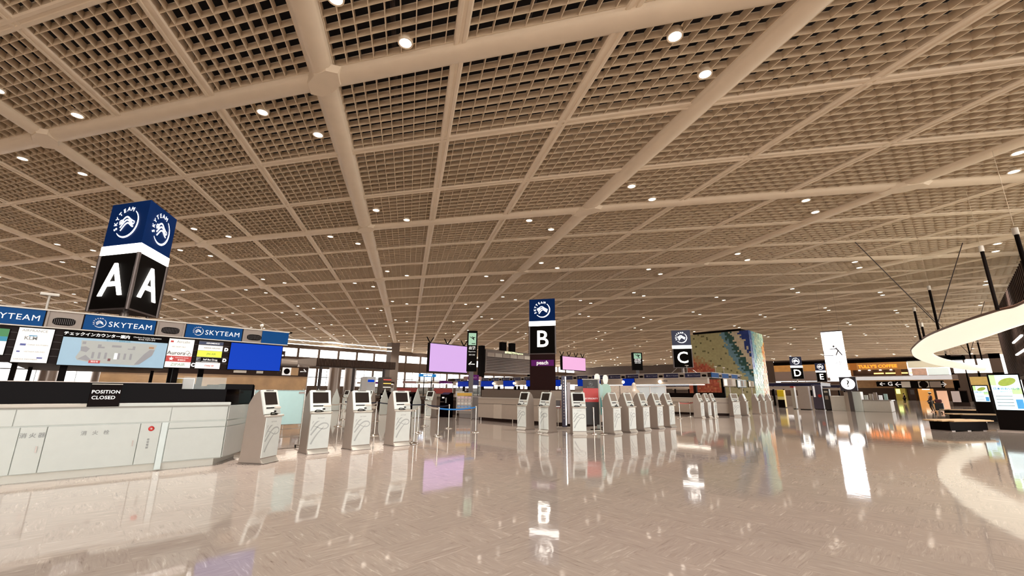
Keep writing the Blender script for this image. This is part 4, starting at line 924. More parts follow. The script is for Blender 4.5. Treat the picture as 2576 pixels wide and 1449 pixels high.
# ------------------------------------------------------------------ overhead screens, flight board, departure signs
def big_screen(x0, x1, y, z0, z1, m, label, nv):
    t = thing('overhead_screen', label, 'screen', ((x0 + x1) / 2, y, z0)); hw = (x1 - x0) / 2; h = z1 - z0
    MB().box(-hw - .05, hw + .05, 0, .25, -.05, h + .05).build('case', M_MBLACK, t, bevel=.01); MB().box(-hw, hw, -.02, .001, 0, h).build('face', m, t)
    for k in range(nv):
        x = -hw + .05 + k * (2 * hw - .3) / max(1, nv - 1); b = MB()
        for s in (-1, 1): b.tube([(x, .12, h + .03), (x + s * .28, .12, h + .42)], .035, 6)
        b.tube([(x + .28, .12, h + .42), (x + .28, .12, 13.5 - z0)], .003, 3)
        b.build('bracket', M_MBLACK, t)
    return t
s1 = [at_y(1085, 863, 24.2), at_y(1172, 938, 24.4)]; big_screen(s1[0][0], s1[1][0], 24.3, s1[1][1], s1[0][1], M_PINK, 'large lilac lit screen hanging left of the departures sign', 3)
s2 = [at_y(1415, 896, 24.3), at_y(1473, 933, 24.3)]; big_screen(s2[0][0], s2[1][0], 24.3, s2[1][1], s2[0][1], M_PINK2, 'smaller pink lit screen hanging right of sign B', 4)
def dep_sign(px0, px1, py0, py1, y, label, arrow):
    x0, z1 = at_y(px0, py0, y); x1, z0 = at_y(px1, py1, y); t = thing('departures_sign', label, 'sign', ((x0 + x1) / 2, y, z0), R(-38)); hw = (px1 - px0) / F_PX * math.hypot((x0 + x1) / 2, y) * .5; h = z1 - z0; k = hw
    MB().box(-hw, hw, -.0, .3, 0, h).build('box', M_BROWNB, t, bevel=.01); MB().box(-hw * .75, hw * .75, -.02, .01, h * .64, h * .94).build('lit_pictogram', mat('pale green lit panel', '9CC8AC', .4, emit=.22), t)
    b = MB(); cx, cz = 0, h * .82; w2 = hw * .6
    b.front([(-w2, cz + w2 * .35), (-w2 * .7, cz + w2 * .35), (0, cz), (w2 * .8, cz + w2 * .25), (w2, cz + w2 * .05), (0, cz - w2 * .25)], -.03, -.02)
    b.front([(-w2 * .3, cz + w2 * .45), (0, cz + w2 * .45), (w2 * .55, cz + w2 * .1), (w2 * .3, cz)], -.03, -.02); b.front([(0, cz - .05), (w2 * .3, cz), (w2 * .7, cz - w2 * .7), (w2 * .45, cz - w2 * .7)], -.03, -.02); b.box(-w2 * .2, w2, -.03, -.02, h * .67, h * .685)
    b.build('aircraft_mark', M_MBLACK, t)
    b = MB(); k = hw * .55
    b.text('出発', k * 1.25, face(0, -.01, h * .565) @ FM, bold=.004); b.text('Departures', k * .55, face(0, -.01, h * .48) @ FM); b.text('出发 출발', k * .55, face(0, -.01, h * .40) @ FM)
    if arrow: b.text('←', k * 3.0, face(0, -.01, h * .17) @ FM, bold=.006)
    b.build('lettering', M_PRINTW, t); MB().box(-.12, .12, .05, .2, (1.2 if arrow else 2.9) - z0, 0).build('post', M_DGREY, t); return t
dep_sign(1175, 1200, 830, 935, 19.0, 'tall dark departures sign with left arrow beside the lilac screen', True)
dep_sign(1592, 1616, 885, 932, 18.2, 'smaller dark departures sign without arrow left of sign C', False)
# flight information board
xa, z1 = at_y(1222, 878, 60); xb, _ = at_y(1336, 900, 60); z0 = at_y(1222, 937, 60)[1]
t = thing('flight_board', 'large dark flight information board behind sign B', 'information board', ((xa + xb) / 2, 60, z0)); hw = (xb - xa) / 2; h = z1 - z0
MB().box(-hw, hw, 0, .8, 0, h).build('case', mat('smoky panel', '6E6056', .3, .2), t, bevel=.03); b = MB()
for k in range(9): b.box(-hw + .2, hw - .2, -.04, 0, h * (.08 + .07 * k), h * (.08 + .07 * k) + .12)
b.build('flap_rows', M_DARKW, t)
for k in range(6): MB().box(-hw + .4 + k * hw / 3.1, -hw + .2 + (k + 1) * hw / 3.1, -.06, 0, h * .70, h * .86).build('header_cell', M_OFFW if k % 2 else mat('header grey', 'B0A498', .4), t)
b = MB(); b.text('国際線出発案内 Departures', h * .10, face(hw * .2, -.05, h * .93) @ FM, bold=.01); b.build('lettering', mat('yellow green lit print', 'E8F0C0', .5, emit=1.0), t)
MB().box(-hw - 1.0, -hw - .2, 0, 1, -z0, h + .6).build('end_post', M_MBLACK, t)
for q in (.35, .55): MB().box(-hw + 2 * hw * q, -hw + 2 * hw * q + 1.2, .2, 1.0, h, h + 1.7).build('top_box', M_MBLACK, t)
MB().box(hw - .4, hw, .1, .7, -z0, 0).build('end_post', M_MBLACK, t)
# fast track gate
xa, za = at_y(1055, 940, 38); xb, zb = at_y(1097, 949, 38)
t = thing('fast_track_sign', 'bright blue FAST TRACK sign on two dark posts', 'sign', ((xa + xb) / 2, 38, 0)); hw = (xb - xa) / 2
MB().box(-hw, hw, 0, .08, zb, za).build('panel', mat('cyan panel', '1478C0', .4, emit=.4), t); b = MB(); b.text('FAST TRACK', (za - zb) * .62, face(0, -.01, (za + zb) / 2) @ FM, bold=.004); b.build('lettering', M_GLOWS, t)
for x in (-hw * .4, hw * .5): b = MB(); b.cyl(x, .04, 0, zb, .05, 8); b.build('post', M_MBLACK, t)
# row of far desks with glass boxes and lit hoods, islands behind B
def booth(px, y, wpx, label, hood, hc='B9AB9C', emit_c=None):
    xa, _ = at_y(px, 960, y); xb, _ = at_y(px + wpx, 960, y); w_ = (xb - xa) / 2
    t = thing('service_booth', label, 'booth', ((xa + xb) / 2, y, 0), group='service booths beyond island B')
    MB().box(-w_, w_, 0, .8, 0, 1.1).build('desk', M_GREIGE, t); MB().box(-w_, w_, -.03, .85, 1.1, 1.14).build('desk_top', M_DGREY, t)
    MB().box(-w_ * .95, w_ * .95, -.01, .01, 1.14, 1.9).build('glass', M_GLASS, t)
    b = MB()
    for x in (-w_, w_ - .05): b.box(x, x + .05, .0, .06, 1.1, 2.5)
    b.build('frame', M_STEEL, t); MB().box(-w_, w_, -.05, .9, 2.45, 2.75).build('hood', hood, t); MB().box(-w_ * .9, w_ * .9, .1, .4, 2.40, 2.45).build('light_strip', M_TUBE, t)
    MB().box(-w_ * .5, -w_ * .1, .1, .3, 1.14, 1.5).build('monitor', M_MBLACK, t)
hd = [M_GREIGE, mat('dusty pink hood', 'B08A86', .5), M_PURPLE, M_OFFW, M_DARKW]
ordn = ('first', 'second', 'third', 'fourth', 'fifth', 'sixth', 'seventh', 'eighth', 'ninth')
for k, (px, y, wp) in enumerate(((905, 62, 26), (936, 60, 24), (966, 58, 26), (1022, 50, 24), (1052, 50, 26), (1084, 48, 24), (1115, 46, 26), (1148, 44, 26), (1182, 29, 28))):
    booth(px, y, wp, ordn[k] + ' far service booth counted from the left, with a lit hood', hd[(k * 2) % 5])
t = thing('hanging_sign', 'plum panel with airline name hanging by the far counters left of sign B', 'sign', (*[at_y(1192, 952, 26)[0], 26], 0))
MB().box(-.5, .5, 0, .06, 2.35, 2.75).build('panel', M_PURPLE, t); MB().box(-.5, .5, 0, .06, 1.95, 2.35).build('panel', mat('deep blue panel', '1A1C60', .4), t); b = MB(); b.text('peach', .26, face(0, -.01, 2.55) @ FM); b.build('lettering', mat('lilac print', 'C89AC8', .5), t)
for x in (-.45, .45): b = MB(); b.cyl(x, .03, 0, 2.75, .03, 8); b.build('post', M_DGREY, t)
for k, (px, c, lb) in enumerate(((935, 'E8ECEE', 'white panelled cabin with blue mark far behind the third kiosk'), (952, 'C8D0D4', 'pale glass cabin far behind, right of the white cabin'), (975, '5A4E44', 'dark shelf unit with red and yellow lines far behind the fourth kiosk'))):
    x, z = at_y(px, 950, 55); t = thing('cabin', lb, 'cabin', (x, 55 + (k % 2) * 2.5, 0)); MB().box(-.62, .62, 0, 1.5, 0, 3.3).build('body', mat('cabin ' + c, c, .4), t)
    if k == 0: MB().box(-.5, .4, -.03, 0, 2.6, 2.9).build('blue_mark', M_BLUESCR, t)
    elif k == 2:
        for q, cc in enumerate(('D8504A', 'E8C860', 'F0E0D0')): MB().box(-.58, .58, -.03, 0, 2.9 - q * .5, 3.0 - q * .5).build('lit_line', mat('line ' + cc, cc, .5, emit=.8), t)
    else: MB().box(-.5, .5, -.03, 0, .8, 2.8).build('door', M_STEEL, t)
for px, lb in ((1010, 'left dark red bench row by the far booths'), (1100, 'right dark red bench row by the far booths')):
    x, z = at_y(px + 16, 975, 36); t = thing('belt_barrier', lb, 'barrier', (x, 36, 0)); MB().box(-1.1, 1.1, 0, .1, 1.25, 1.75).build('panel', mat('brick red panel', '9A3A34', .5), t); each('leg', M_DGREY, t, [(-1.04, -.96, .01, .09, 0, 1.25), (.96, 1.04, .01, .09, 0, 1.25)]); t['label'] = lb.replace('bench row', 'barrier panel')

# ------------------------------------------------------------------ far islands D and E, information desk, banner, shops
for nm, cx in (('D', 68.2), ('E', 85.0)):
    t = thing('check_in_counter', 'distant low counter of island %s under its own canopy' % nm, 'counter', (cx, 12.8, 0)); MB().box(-2.2, 2.2, -1.2, 26, 0, 1.15).build('body', M_GREIGE, t); MB().box(-2.25, 2.25, -1.25, 26, 1.15, 1.2).build('worktop', M_OFFW, t)
    t = thing('island_canopy', 'distant dark canopy of island %s' % nm, 'canopy', (cx, 11.5, 0)); MB().box(-3, 3, 0, 28, 2.5, 2.9).build('fascia', M_FASCD, t); MB().box(-3.05, 3.05, -.05, 28, 2.88, 2.93).build('edge_trim', M_OFFW, t); MB().box(-3.02, -2.9, .5, 27, 2.1, 2.45).build('bulkhead', M_GREIGE, t)
    each('post', M_MBLACK, t, [(x, x + .2, .8 + k * 4.5, 1.0 + k * 4.5, 0, 2.5) for k in range(6) for x in (-2.6, 2.4)])
XB = 55.0; (ya, za), (yb, zb) = at_x(2064, 836, XB), at_x(2117, 834, XB); yc, zc = at_x(2140, 949, XB); yd, zd = at_x(2084, 949, XB)
t = thing('hanging_banner', 'tall glowing white banner hanging high before sign E', 'banner', (XB, (ya + yb) / 2, zc), R(-90)); hw = (ya - yb) / 2; h = (za + zb) / 2 - zc
MB().box(-hw, hw, -.03, .03, 0, h).build('light_panel', mat('lit banner', 'FFFFFF', .5, emit=2.6, ecol='FDFAFF'), t); MB().box(-hw, hw, -.06, .06, h, h + .12).build('top_rail', M_DGREY, t)
b = MB(); u = hw * .55; z_ = h * .56
b.tube([(0.1, -.05, z_ - u * .8), (.35, -.05, z_ + .1), (.18, -.05, z_ + u * .75)], [.06, .08, .10], 6); b.tube([(.35, -.05, z_ + .1), (.62, -.05, z_ - u * .8)], .06, 6); b.tube([(.2, -.05, z_ + u * .6), (-.35, -.05, z_ + u * .5)], .05, 6)
b.lathe([(0.01, -.13), (.12, 0), (.01, .13)], 10, M=Matrix.Translation((0.02, -.05, z_ + u * 1.1)), cap=False)
b.tube([(-.9, -.05, z_ + .1), (-.9, -.05, z_ - u * .7), (-.1, -.05, z_ - u * .8)], .04, 6); b.build('porter_mark', M_DGREY, t)
b = MB(); b.text('Self Bag', .46, face(.2, -.045, h * .31) @ FM); b.text('Storage', .42, face(0, -.045, h * .22) @ FM); b.build('lettering', M_PRINTG, t)
b = MB(); b.tube([(-hw * .8, 0, h + .1), (-hw * .8, 0, 13 - zc)], .006, 4); b.tube([(hw * .8, 0, h + .1), (hw * .8, 0, 13 - zc)], .006, 4); b.build('suspension', M_DGREY, t)
# information desk with question mark sign
t = thing('information_desk', 'white and beige information desk below the question mark sign', 'desk', (50.5, 6.3, 0))
XI = 50.5
def yi(px): return at_x(px, 1000, XI)[0] - 6.3
MB().box(0, 2.2, yi(2125), yi(2088), 0, 1.35).build('tall_cabinet', M_OFFW, t, bevel=.02); MB().box(-.02, 0, yi(2138), yi(2124), 0, 1.7).build('post_panel', M_GREIGE, t); MB().box(-.03, 1.6, yi(2166), yi(2139), 0, 1.75).build('white_panel', M_WHITE, t, bevel=.02)
MB().box(.3, 3.5, yi(2236), yi(2166), 0, .98).build('counter', M_OFFW, t, bevel=.03); MB().box(.22, 3.6, yi(2240), yi(2164), .98, 1.04).build('counter_top', M_STEEL, t)
for k, px in enumerate((2172, 2184, 2196, 2208, 2222)): MB().box(.5 + .2 * (k % 2), .8 + .2 * (k % 2), yi(px + 9), yi(px), 1.04, 1.45 + .12 * (k % 3)).build('leaflet_holder', (M_WHITE, M_OFFW, M_GREY, M_PRINTW, mat('aqua leaflet', 'B8DCD8', .5))[k], t)
MB().box(.02, .04, yi(2137), yi(2129), 1.2, 1.35).build('dark_plate', M_DARKW, t)
yq, zq = at_x(2137, 966, XI); t = thing('question_sign', 'dark square sign with round white question mark over the information desk', 'sign', (XI - .8, yq, 0), R(-90))
MB().box(-.62, .62, 0, .3, zq - .62, zq + .62).build('box', mat('charcoal violet', '2E2A34', .4), t, bevel=.03); b = MB(); b.lathe([(.5, 0), (.5, .03)], 28, M=face(0, 0, zq) @ FM); b.build('disc', M_GLOWS, t)
b = MB(); b.text('?', .8, face(0, -.04, zq) @ FM, bold=.01); b.build('lettering', M_MBLACK, t); MB().box(-.15, .15, .05, .25, 0, zq - .6).build('post', M_DGREY, t)
# machines between mosaic and information desk
for k, (px, py0, py1, wpx, X, c, lb) in enumerate(((1962, 981, 1018, 17, 56, 'D8B820', 'yellow topped vending machine right of the mosaic tower'), (1992, 975, 1022, 9, 52, 'D8D8D0', 'narrow white standing column with red cap'), (2018, 972, 1024, 28, 51, 'A89A92', 'large beige wheeled partition panel'),
        (2052, 968, 1022, 24, 53, '4A465A', 'dark violet ticket machine with red button'), (2076, 978, 1026, 16, 51, '1E1614', 'black automated teller cabinet beside the information desk'))):
    y1, z1 = at_x(px - wpx / 2, py0, X); y0, _ = at_x(px + wpx / 2, py0, X); t = thing('service_machine', lb, 'machine', (X, (y0 + y1) / 2, 0), R(-90)); hw = abs(y1 - y0) / 2
    MB().box(-hw, hw, 0, .7, .05, z1).build('cabinet', mat('machine ' + c, c, .4), t, bevel=.03); MB().box(-hw + .05, hw - .05, .05, .65, 0, .05).build('foot', M_MBLACK, t)
    if k == 0: MB().box(-hw, hw, -.02, .0, .0, z1 * .45).build('lower_panel', M_MBLACK, t); MB().box(-hw, hw, -.03, .0, z1 * .45, z1 * .62).build('label_strip', mat('pale yellow', 'E8D890', .5), t)
    if k == 3: MB().box(-hw * .75, -hw * .35, -.03, 0, z1 * .5, z1 * .95).build('light_strip', M_PRINTW, t); b = MB(); b.lathe([(.16, 0), (.16, .03)], 16, M=face(hw * .5, 0, z1 * .55) @ FM); b.build('red_button', M_RED, t)
    if k == 4: MB().box(-hw * .6, hw * .6, -.03, 0, z1 * .82, z1 * .9).build('header', M_OFFW, t); MB().box(-hw * .5, hw * .5, -.03, 0, z1 * .5, z1 * .68).build('screen', M_GREY, t)
    if k == 1: MB().box(-hw, hw, -.01, .7, z1, z1 + .12).build('cap', M_RED, t)
# end wall of the hall with upper floor shops
def ex(px, py): return at_x(px, py, FX)
def zx(py, px=2200): return at_x(px, py, FX)[1]
def yx(px): return at_x(px, 950, FX)[0]
b = MB(); b.box(FX, FX + .5, yx(1950), FY, 0, 14.5); b.box(FX + 6, FX + 6.5, yx(2560), yx(1950), 0, zx(957)); b.box(FX + .6, FX + 1.2, yx(2404), yx(1950), zx(905), 14.5); struct(b.build('wall_right', M_SOFFIT), 'far end wall of the hall')
b = MB(); b.box(FX, FX + 6, yx(2440), yx(1950), zx(912), zx(903)); struct(b.build('trim_22', M_MBLACK), 'dark beam above the upper floor shops')
b = MB(); b.box(FX, FX + .5, yx(2160), yx(1950), zx(930), zx(912)); struct(b.build('trim_23', mat('amber lit frieze', 'C08A4A', .5, vary=.35, scale=.6, emit=.25)), 'amber lit frieze left of the white banner')
b = MB(); b.box(FX, FX + .5, yx(2088), yx(1950), zx(957), zx(930)); struct(b.build('trim_24', mat('dusty pink band', 'A8948A', .5)), 'dusty beige bands under the amber frieze')
t = thing('coffee_shop', 'upper floor coffee shop front with orange lettering on amber wood', 'shop', (FX, yx(2200), 0), R(-90)); c_ = yx(2200)
def lx(px): return c_ - yx(px)
MB().box(lx(2142), lx(2288), 0, .4, zx(930), zx(912)).build('fascia', mat('amber wood fascia', 'C28C4C', .45, vary=.3, scale=.5, emit=.18), t)
b = MB(); b.text("TULLY'S COFFEE", (zx(917) - zx(928)) * .95, face(lx(2212), -.05, zx(922)) @ FM, bold=.03); b.build('lettering', mat('orange lit letters', 'F27A20', .5, emit=2.0), t)
MB().box(lx(2142), lx(2288), .4, 5.5, zx(946), zx(930)).build('shop_interior', mat('dark warm interior', '4A2E1C', .6), t)
b = MB(); 
for q in range(4): b.box(lx(2200) + q * 2.6, lx(2200) + q * 2.6 + 2.2, .28, .38, zx(941), zx(938))
b.build('lit_shelf', mat('golden lamp', 'F4B860', .5, emit=2.5), t)
for q, px in enumerate((2165, 2190, 2218, 2245)): b = MB(); b.lathe([(.3, 0), (.2, .3), (.05, .5)], 10, lx(px), .2, M=Matrix.Translation((0, 0, zx(932)))); b.build('pendant_lamp', M_BRIGHT, t)
b = MB(); b.box(lx(2142), lx(2148), -.02, .4, zx(946), zx(930)); b.box(lx(2255), lx(2270), -.02, .4, zx(946), zx(930)); b.build('pier', mat('amber pier', 'A87440', .5), t)
t = thing('upper_shop', 'pale upper floor shop front right of the coffee shop', 'shop', (FX, yx(2330), 0), R(-90)); c_ = yx(2330)
MB().box(lx(2290), lx(2391), 0, .4, zx(928), zx(911)).build('fascia', mat('cream fascia', 'E4DCC0', .5, emit=.3), t); MB().box(lx(2297), lx(2335), 0, .3, zx(946), zx(929)).build('poster_wall', mat('peach poster', 'E0B8A0', .5, vary=.35, scale=1.4, emit=.2), t); MB().box(lx(2337), lx(2391), 0, .3, zx(946), zx(929)).build('glass_front', mat('pale lit glass', 'DCE6E0', .4, emit=.5), t)
b = MB(); b.box(FX - 3, FX - 2.9, yx(2410), yx(2142), zx(957), zx(946)); t = tag(b.build('glass_balustrade', mat('smoked glass rail', 'A89890', .15, alpha=.7)), 'long glass balustrade along the upper floor', 'balustrade')
b = MB(); b.box(FX - 3, FX + 6, yx(2410), yx(2142), zx(959), zx(957)); b.box(FX, FX + .5, yx(2410), yx(2142), zx(976), zx(959)); struct(b.build('trim_25', M_MARBLE), 'amber stone front of the upper floor')
# lower floor signs
t = thing('gate_sign', 'dark hanging sign with left arrow and letter G', 'sign', (FX - 2.5, yx(2228), 0), R(-90)); c_ = yx(2228)
sx_ = (FX - 2.5) / FX
def z6(py): return at_x(2237, py, FX - 2.5)[1]
MB().box(-2.1, 2.1, 0, .4, z6(972), z6(960)).build('box', M_BROWNB, t); b = MB(); b.text('← G', 1.5, face(0, -.03, z6(966)) @ FM, bold=.03); b.build('lettering', M_PRINTW, t); b = MB(); pass; each('hanger', M_DGREY, t, [(-1.8, -1.6, .1, .3, z6(960), zx(959)), (1.6, 1.8, .1, .3, z6(960), zx(959))])
t = thing('picture_sign_band', 'long dark sign band with framed pictures right of the G sign', 'sign', (FX - 2.6, yx(2315), 0), R(-90)); c_ = yx(2315)
MB().box(lx(2252), lx(2372), 0, .4, zx(977), zx(959)).build('band', M_BROWNB, t)
for px0, px1, m_ in ((2266, 2288, M_OFFW), (2308, 2334, M_OFFW), (2336, 2364, M_GREY)): MB().box(lx(px0), lx(px1), -.06, 0, zx(975), zx(961)).build('picture', m_, t)
b = MB(); b.lathe([(.9, 0), (.9, .03)], 16, M=face(lx(2321), -.07, zx(968)) @ FM); b.build('round_mark', M_MBLACK, t); b = MB(); b.text('←', 2, face(lx(2259), -.05, zx(968)) @ FM); b.text('→', 2, face(lx(2368), -.05, zx(968)) @ FM); b.text('KKK', 1.0, face(lx(2299), -.05, zx(966)) @ FM) if False else None; b.build('arrows', M_PRINTW, t)
def block(name, label, cat, px0, px1, py0, py1, X, depth, m, kids=()):
    y1, z1 = at_x(px0, py0, X); y0, z0 = at_x(px1, py1, X); z0 = max(0, z0) if py1 < 1000 else 0
    t = thing(name, label, cat, (X, (y0 + y1) / 2, 0), R(-90)); hw = abs(y1 - y0) / 2; MB().box(-hw, hw, 0, depth, z0, z1).build('body', m, t)
    for (nm, a, b_, c, d, mm) in kids: MB().box(-hw + 2 * hw * a, -hw + 2 * hw * b_, -.08, 0, z0 + (z1 - z0) * c, z0 + (z1 - z0) * d).build(nm, mm, t)
    return t
block('ground_shop', 'warm amber lit shop opening under the sign band', 'shop', 2308, 2352, 978, 1006, FX - 3, 5, mat('amber lit opening', 'D8964A', .5, emit=.35), (('lamp_strip', .3, .8, .92, .98, M_TUBE),))
block('ground_shop', 'yellow green lit shop opening with round plant mark', 'shop', 2250, 2282, 977, 1006, FX - 3, 5, mat('olive lit opening', '8C7A30', .5, emit=.2), (('plant_mark', .1, .5, .55, .95, mat('lime lit mark', 'D8EC90', .5, emit=1.0)),))
block('ground_shop', 'dark shop opening between the amber and the green one', 'shop', 2283, 2306, 977, 1008, FX - 3, 5, M_DARKW, (('notice', .3, .9, .5, .9, M_DGREY),))
block('poster_wall', 'dark wall with a framed white poster right of the amber shop', 'poster', 2390, 2440, 982, 1012, 90, 1, M_DARKW, (('poster', .02, .52, .25, .95, mat('pinkish poster', 'D8C8C4', .5, emit=.1)), ('poster', .55, .95, .25, .95, M_BROWNB)))
block('noticeboard', 'peach coloured lit board at the head of the trolley group', 'board', 2355, 2386, 983, 1003, 80, .3, mat('peach lit board', 'E8B898', .5, emit=.35))
# daylight windows at the right end
for k, (a, b_) in enumerate(((2408, 2432), (2436, 2462), (2468, 2500))):
    b = MB(); b.box(FX + .1, FX + .15, yx(b_), yx(a), zx(928, 2450), zx(905, 2450)); struct(b.build('window_%d' % (60 + k), M_WIN))
b = MB(); b.box(FX, FX + .4, yx(2404), yx(2395), 0, 14.5); b.box(FX, FX + .4, yx(2436), yx(2432), 0, 14.5); b.box(FX, FX + .4, yx(2468), yx(2462), 0, 14.5); b.box(FX, FX + .4, yx(2530), yx(2500), 0, 14.5); b.box(FX, FX + .4, yx(2530), yx(2395), 0, zx(938, 2450)); b.box(FX, FX + .4, yx(2530), yx(2395), zx(903, 2450), 14.5); struct(b.build('wall_end', M_SOFFIT), 'end wall with bright windows beyond the light ring')
# dark ribbed side wall high at the right
t = MB(); t.box(46, 82, -7.5, -5.2, 3.4, 11.4); o = t.build('wall_side', mat('charcoal brown cladding', '4A3C34', .6)); struct(o, 'dark ribbed side wall at the right edge'); b = MB()
for k in range(36): b.box(46.3 + k, 46.7 + k, -5.2, -5.05, 3.5, 11.3)
b.build('ribs', M_DARKW, o); b = MB()
for k in range(3): b.box(46 + k * 17.5, 46.8 + k * 17.5, -7, -6, 0, 3.4)
b.build('supports', M_DARKW, o)
for z in (6.6, 5.4): tag(MB().box(58, 66, -5.04, -4.9, z, z + .12).build('linear_lamp', M_TUBE), 'white line lamp on the dark side wall, %s of two' % ('upper' if z > 6 else 'lower'), 'wall light')

# ------------------------------------------------------------------ suspended light ribbon
def sp(pts, n):
    out = []; P = [pts[0]] + list(pts) + [pts[-1]]
    for i in range(1, len(P) - 2):
        for k in range(n):
            t_ = k / n; p0, p1, p2, p3 = (Vector(q) for q in P[i - 1:i + 3]); out.append(.5 * ((2 * p1) + (p2 - p0) * t_ + (2 * p0 - 5 * p1 + 4 * p2 - p3) * t_ * t_ + (3 * p1 - p0 - 3 * p2 + p3) * t_ ** 3))
    out.append(Vector(P[-2])); return out
ZR = 5.5
op = [ground(*p, ZR) for p in ((2800, 640), (2575, 770), (2510, 789), (2406, 822), (2333, 851), (2300, 876), (2294, 888), (2307, 902), (2348, 917), (2425, 930), (2475, 934.5))]
ip = [ground(*p, ZR) for p in ((2800, 770), (2660, 796), (2575, 817), (2464, 854), (2377, 880), (2350, 888), (2352, 895), (2378, 905), (2420, 914), (2455, 920), (2482, 924))]
so, si = sp(op, 6), sp(ip, 6); n = len(so); b = MB(); v = []
for k in range(n):
    a, c = Vector((*so[k][:2], 0)), Vector((*si[k][:2], 0))
    for q, dz in ((0, .12), (0, 0), (.25, -.12), (.5, -.17), (.75, -.12), (1, 0), (1, .12), (.5, .2)): p = a.lerp(c, q); v.append((p.x, p.y, ZR + dz))
f = [(k * 8 + q, k * 8 + (q + 1) % 8, (k + 1) * 8 + (q + 1) % 8, (k + 1) * 8 + q) for k in range(n - 1) for q in range(8)]
t = thing('light_ribbon', 'long curved glowing cream light ribbon hung on dark rods at the right', 'suspended light', (0, 0, 0))
b.add(v, f, smooth=True); b.build('membrane', mat('lit cream membrane', 'F2EEDC', .5, emit=.60, ecol='F6EED8'), t)
b = MB(); b.tube([(p.x, p.y, ZR + .16) for p in (Vector((*q[:2], 0)) for q in so)], .07, 6); b.build('edge_tube', mat('copper brown edge', '6A4A3A', .5), t)
for k, (px, py, px2, py2) in enumerate(((2476, 632, 2511, 785), (2337, 730, 2363, 838), (2300, 783, 2317, 858), (2320, 822, 2327, 856), (2433, 862, 2443, 905), (2460, 862, 2471, 908), (2375, 890, 2382, 905), (2560, 590, 2600, 740))):
    x, y = ground(px2, py2, ZR); d = ray(px, py); tt = (x * d.x + y * d.y) / (d.x * d.x + d.y * d.y); zt = min(EYE + d.z * tt, 13.0)
    b = MB(); b.cyl(x, y, ZR + .1, zt, .075, 10); b.build('rod', M_MBLACK, t); b = MB(); b.cyl(x, y, zt, zt + .3, .10, 10); b.build('rod_head', M_OFFW, t); b = MB(); b.cyl(x, y, zt + .4, 12.0, .008, 5); b.build('suspension_wire', M_GIRD, t)
    if k in (1, 4): b = MB(); b.tube([(x, y, ZR + .6), (x + 3.5, y - 2.4, 12.6)], .03, 5); b.tube([(x, y, ZR + .6), (x - 1.5, y + 3.4, 12.6)], .03, 5); b.build('stay_cable', M_DGREY, t)

# ------------------------------------------------------------------ digital boards, benches, people at the right
def poster(px0, px1, py0, py1, X, pyb, label, big):
    y1, z1 = at_x(px0, py0, X); y0, _ = at_x(px1, py0, X); z0 = at_x(px0, py1, X)[1]; t = thing('digital_board', label, 'display board', (X, (y0 + y1) / 2, 0), R(-90)); hw = abs(y1 - y0) / 2; h = z1 - z0
    MB().box(-hw - .05, hw + .05, .0, .25, 0.05, z1 + .06).build('case', M_MBLACK, t, bevel=.01); MB().box(-hw - .15, hw + .15, -.12, .4, 0, .05).build('base', M_STEEL, t)
    MB().box(-hw, hw, -.01, .001, z0, z1).build('face', mat('lit aqua poster', 'CFE8EA', .4, emit=.8, ecol='D4ECF4', vary=.12, scale=1.2), t)
    each('green_area', mat('soft green print', 'B4DC98', .5, emit=.6), t, [(-hw, -hw * .6, -.014, -.01, z0 + h * .7, z1), (hw * .35, hw, -.014, -.01, z0 + h * .45, z0 + h * .62)])
    pts = [(hw * .15 + hw * .62 * math.cos(R(a)), z0 + h * .80 + h * .11 * math.sin(R(a)) + hw * .18 * math.cos(R(a))) for a in range(0, 360, 20)]
    b = MB(); b.front(pts, -.018, -.012); b.build('oval_picture', mat('olive food picture', '9CB04A', .5, emit=.35, vary=.4, scale=8), t)
    b = MB(); b.text('日本のおいしさ', hw * .26, face(.0, -.016, z0 + h * .60) @ FM, bold=.002); b.text('案内カウンター', hw * .13, face(.0, -.016, z0 + h * .52) @ FM); b.build('lettering', mat('mid blue print', '3C86B8', .5, emit=.2), t)
    b = MB()
    for q in range(4): b.box(-hw * .85, hw * .3, -.014, -.01, z0 + h * (.38 - .09 * q), z0 + h * (.40 - .09 * q))
    b.build('text_lines', mat('pale print', 'A8BCC4', .5), t); MB().box(hw * .45, hw * .92, -.014, -.01, z0 + h * .04, z0 + h * .30).build('blue_box', mat('azure print', '4AA0DC', .5, emit=.4), t)
    return t
poster(2486, 2560, 944, 1030, 29, 1085, 'large bright aqua digital board near the right photo edge', True)
poster(2446, 2482, 971, 1010, 40, 1040, 'smaller aqua digital board left of the large one', False)
y1, z1 = at_x(2441, 948, 44); t = thing('poster_stand', 'small ochre poster above the smaller digital board', 'poster', (44, y1 - .5, 0), R(-90)); MB().box(-.55, .55, 0, .1, z1 - .95, z1).build('sheet', mat('ochre poster', 'C8A860', .5, emit=.2, vary=.3), t); MB().box(-.6, .6, .05, .2, 0, z1 - .95).build('stand', M_MBLACK, t)
def bench(cx, cy, L, W, rz, label):
    t = thing('slatted_bench', label, 'bench', (cx, cy, 0), rz); n = 5
    for k in range(n):
        yy = (-W + W / n) / 1 * (1 - 2 * k / (n - 1)) * .5; Lk = L * math.sqrt(max(.15, 1 - (yy / (W * .62)) ** 2)) / 2
        b = MB(); b.prism([(-Lk, yy - W / n * .42), (Lk, yy - W / n * .42), (Lk * .97, yy + W / n * .42), (-Lk * .97, yy + W / n * .42)], .40, .45); b.build('slat', mat('light oak slat', 'C9A67C', .45, vary=.15, scale=5), t, bevel=.008)
    MB().box(-L * .36, L * .36, -W * .3, W * .3, .03, .40).build('base', M_MBLACK, t); b = MB()
    for x in (-L * .3, 0, L * .3): b.box(x - .15, x + .05, -W * .31, W * .31, .0, .03)
    b.build('feet', M_STEEL, t)
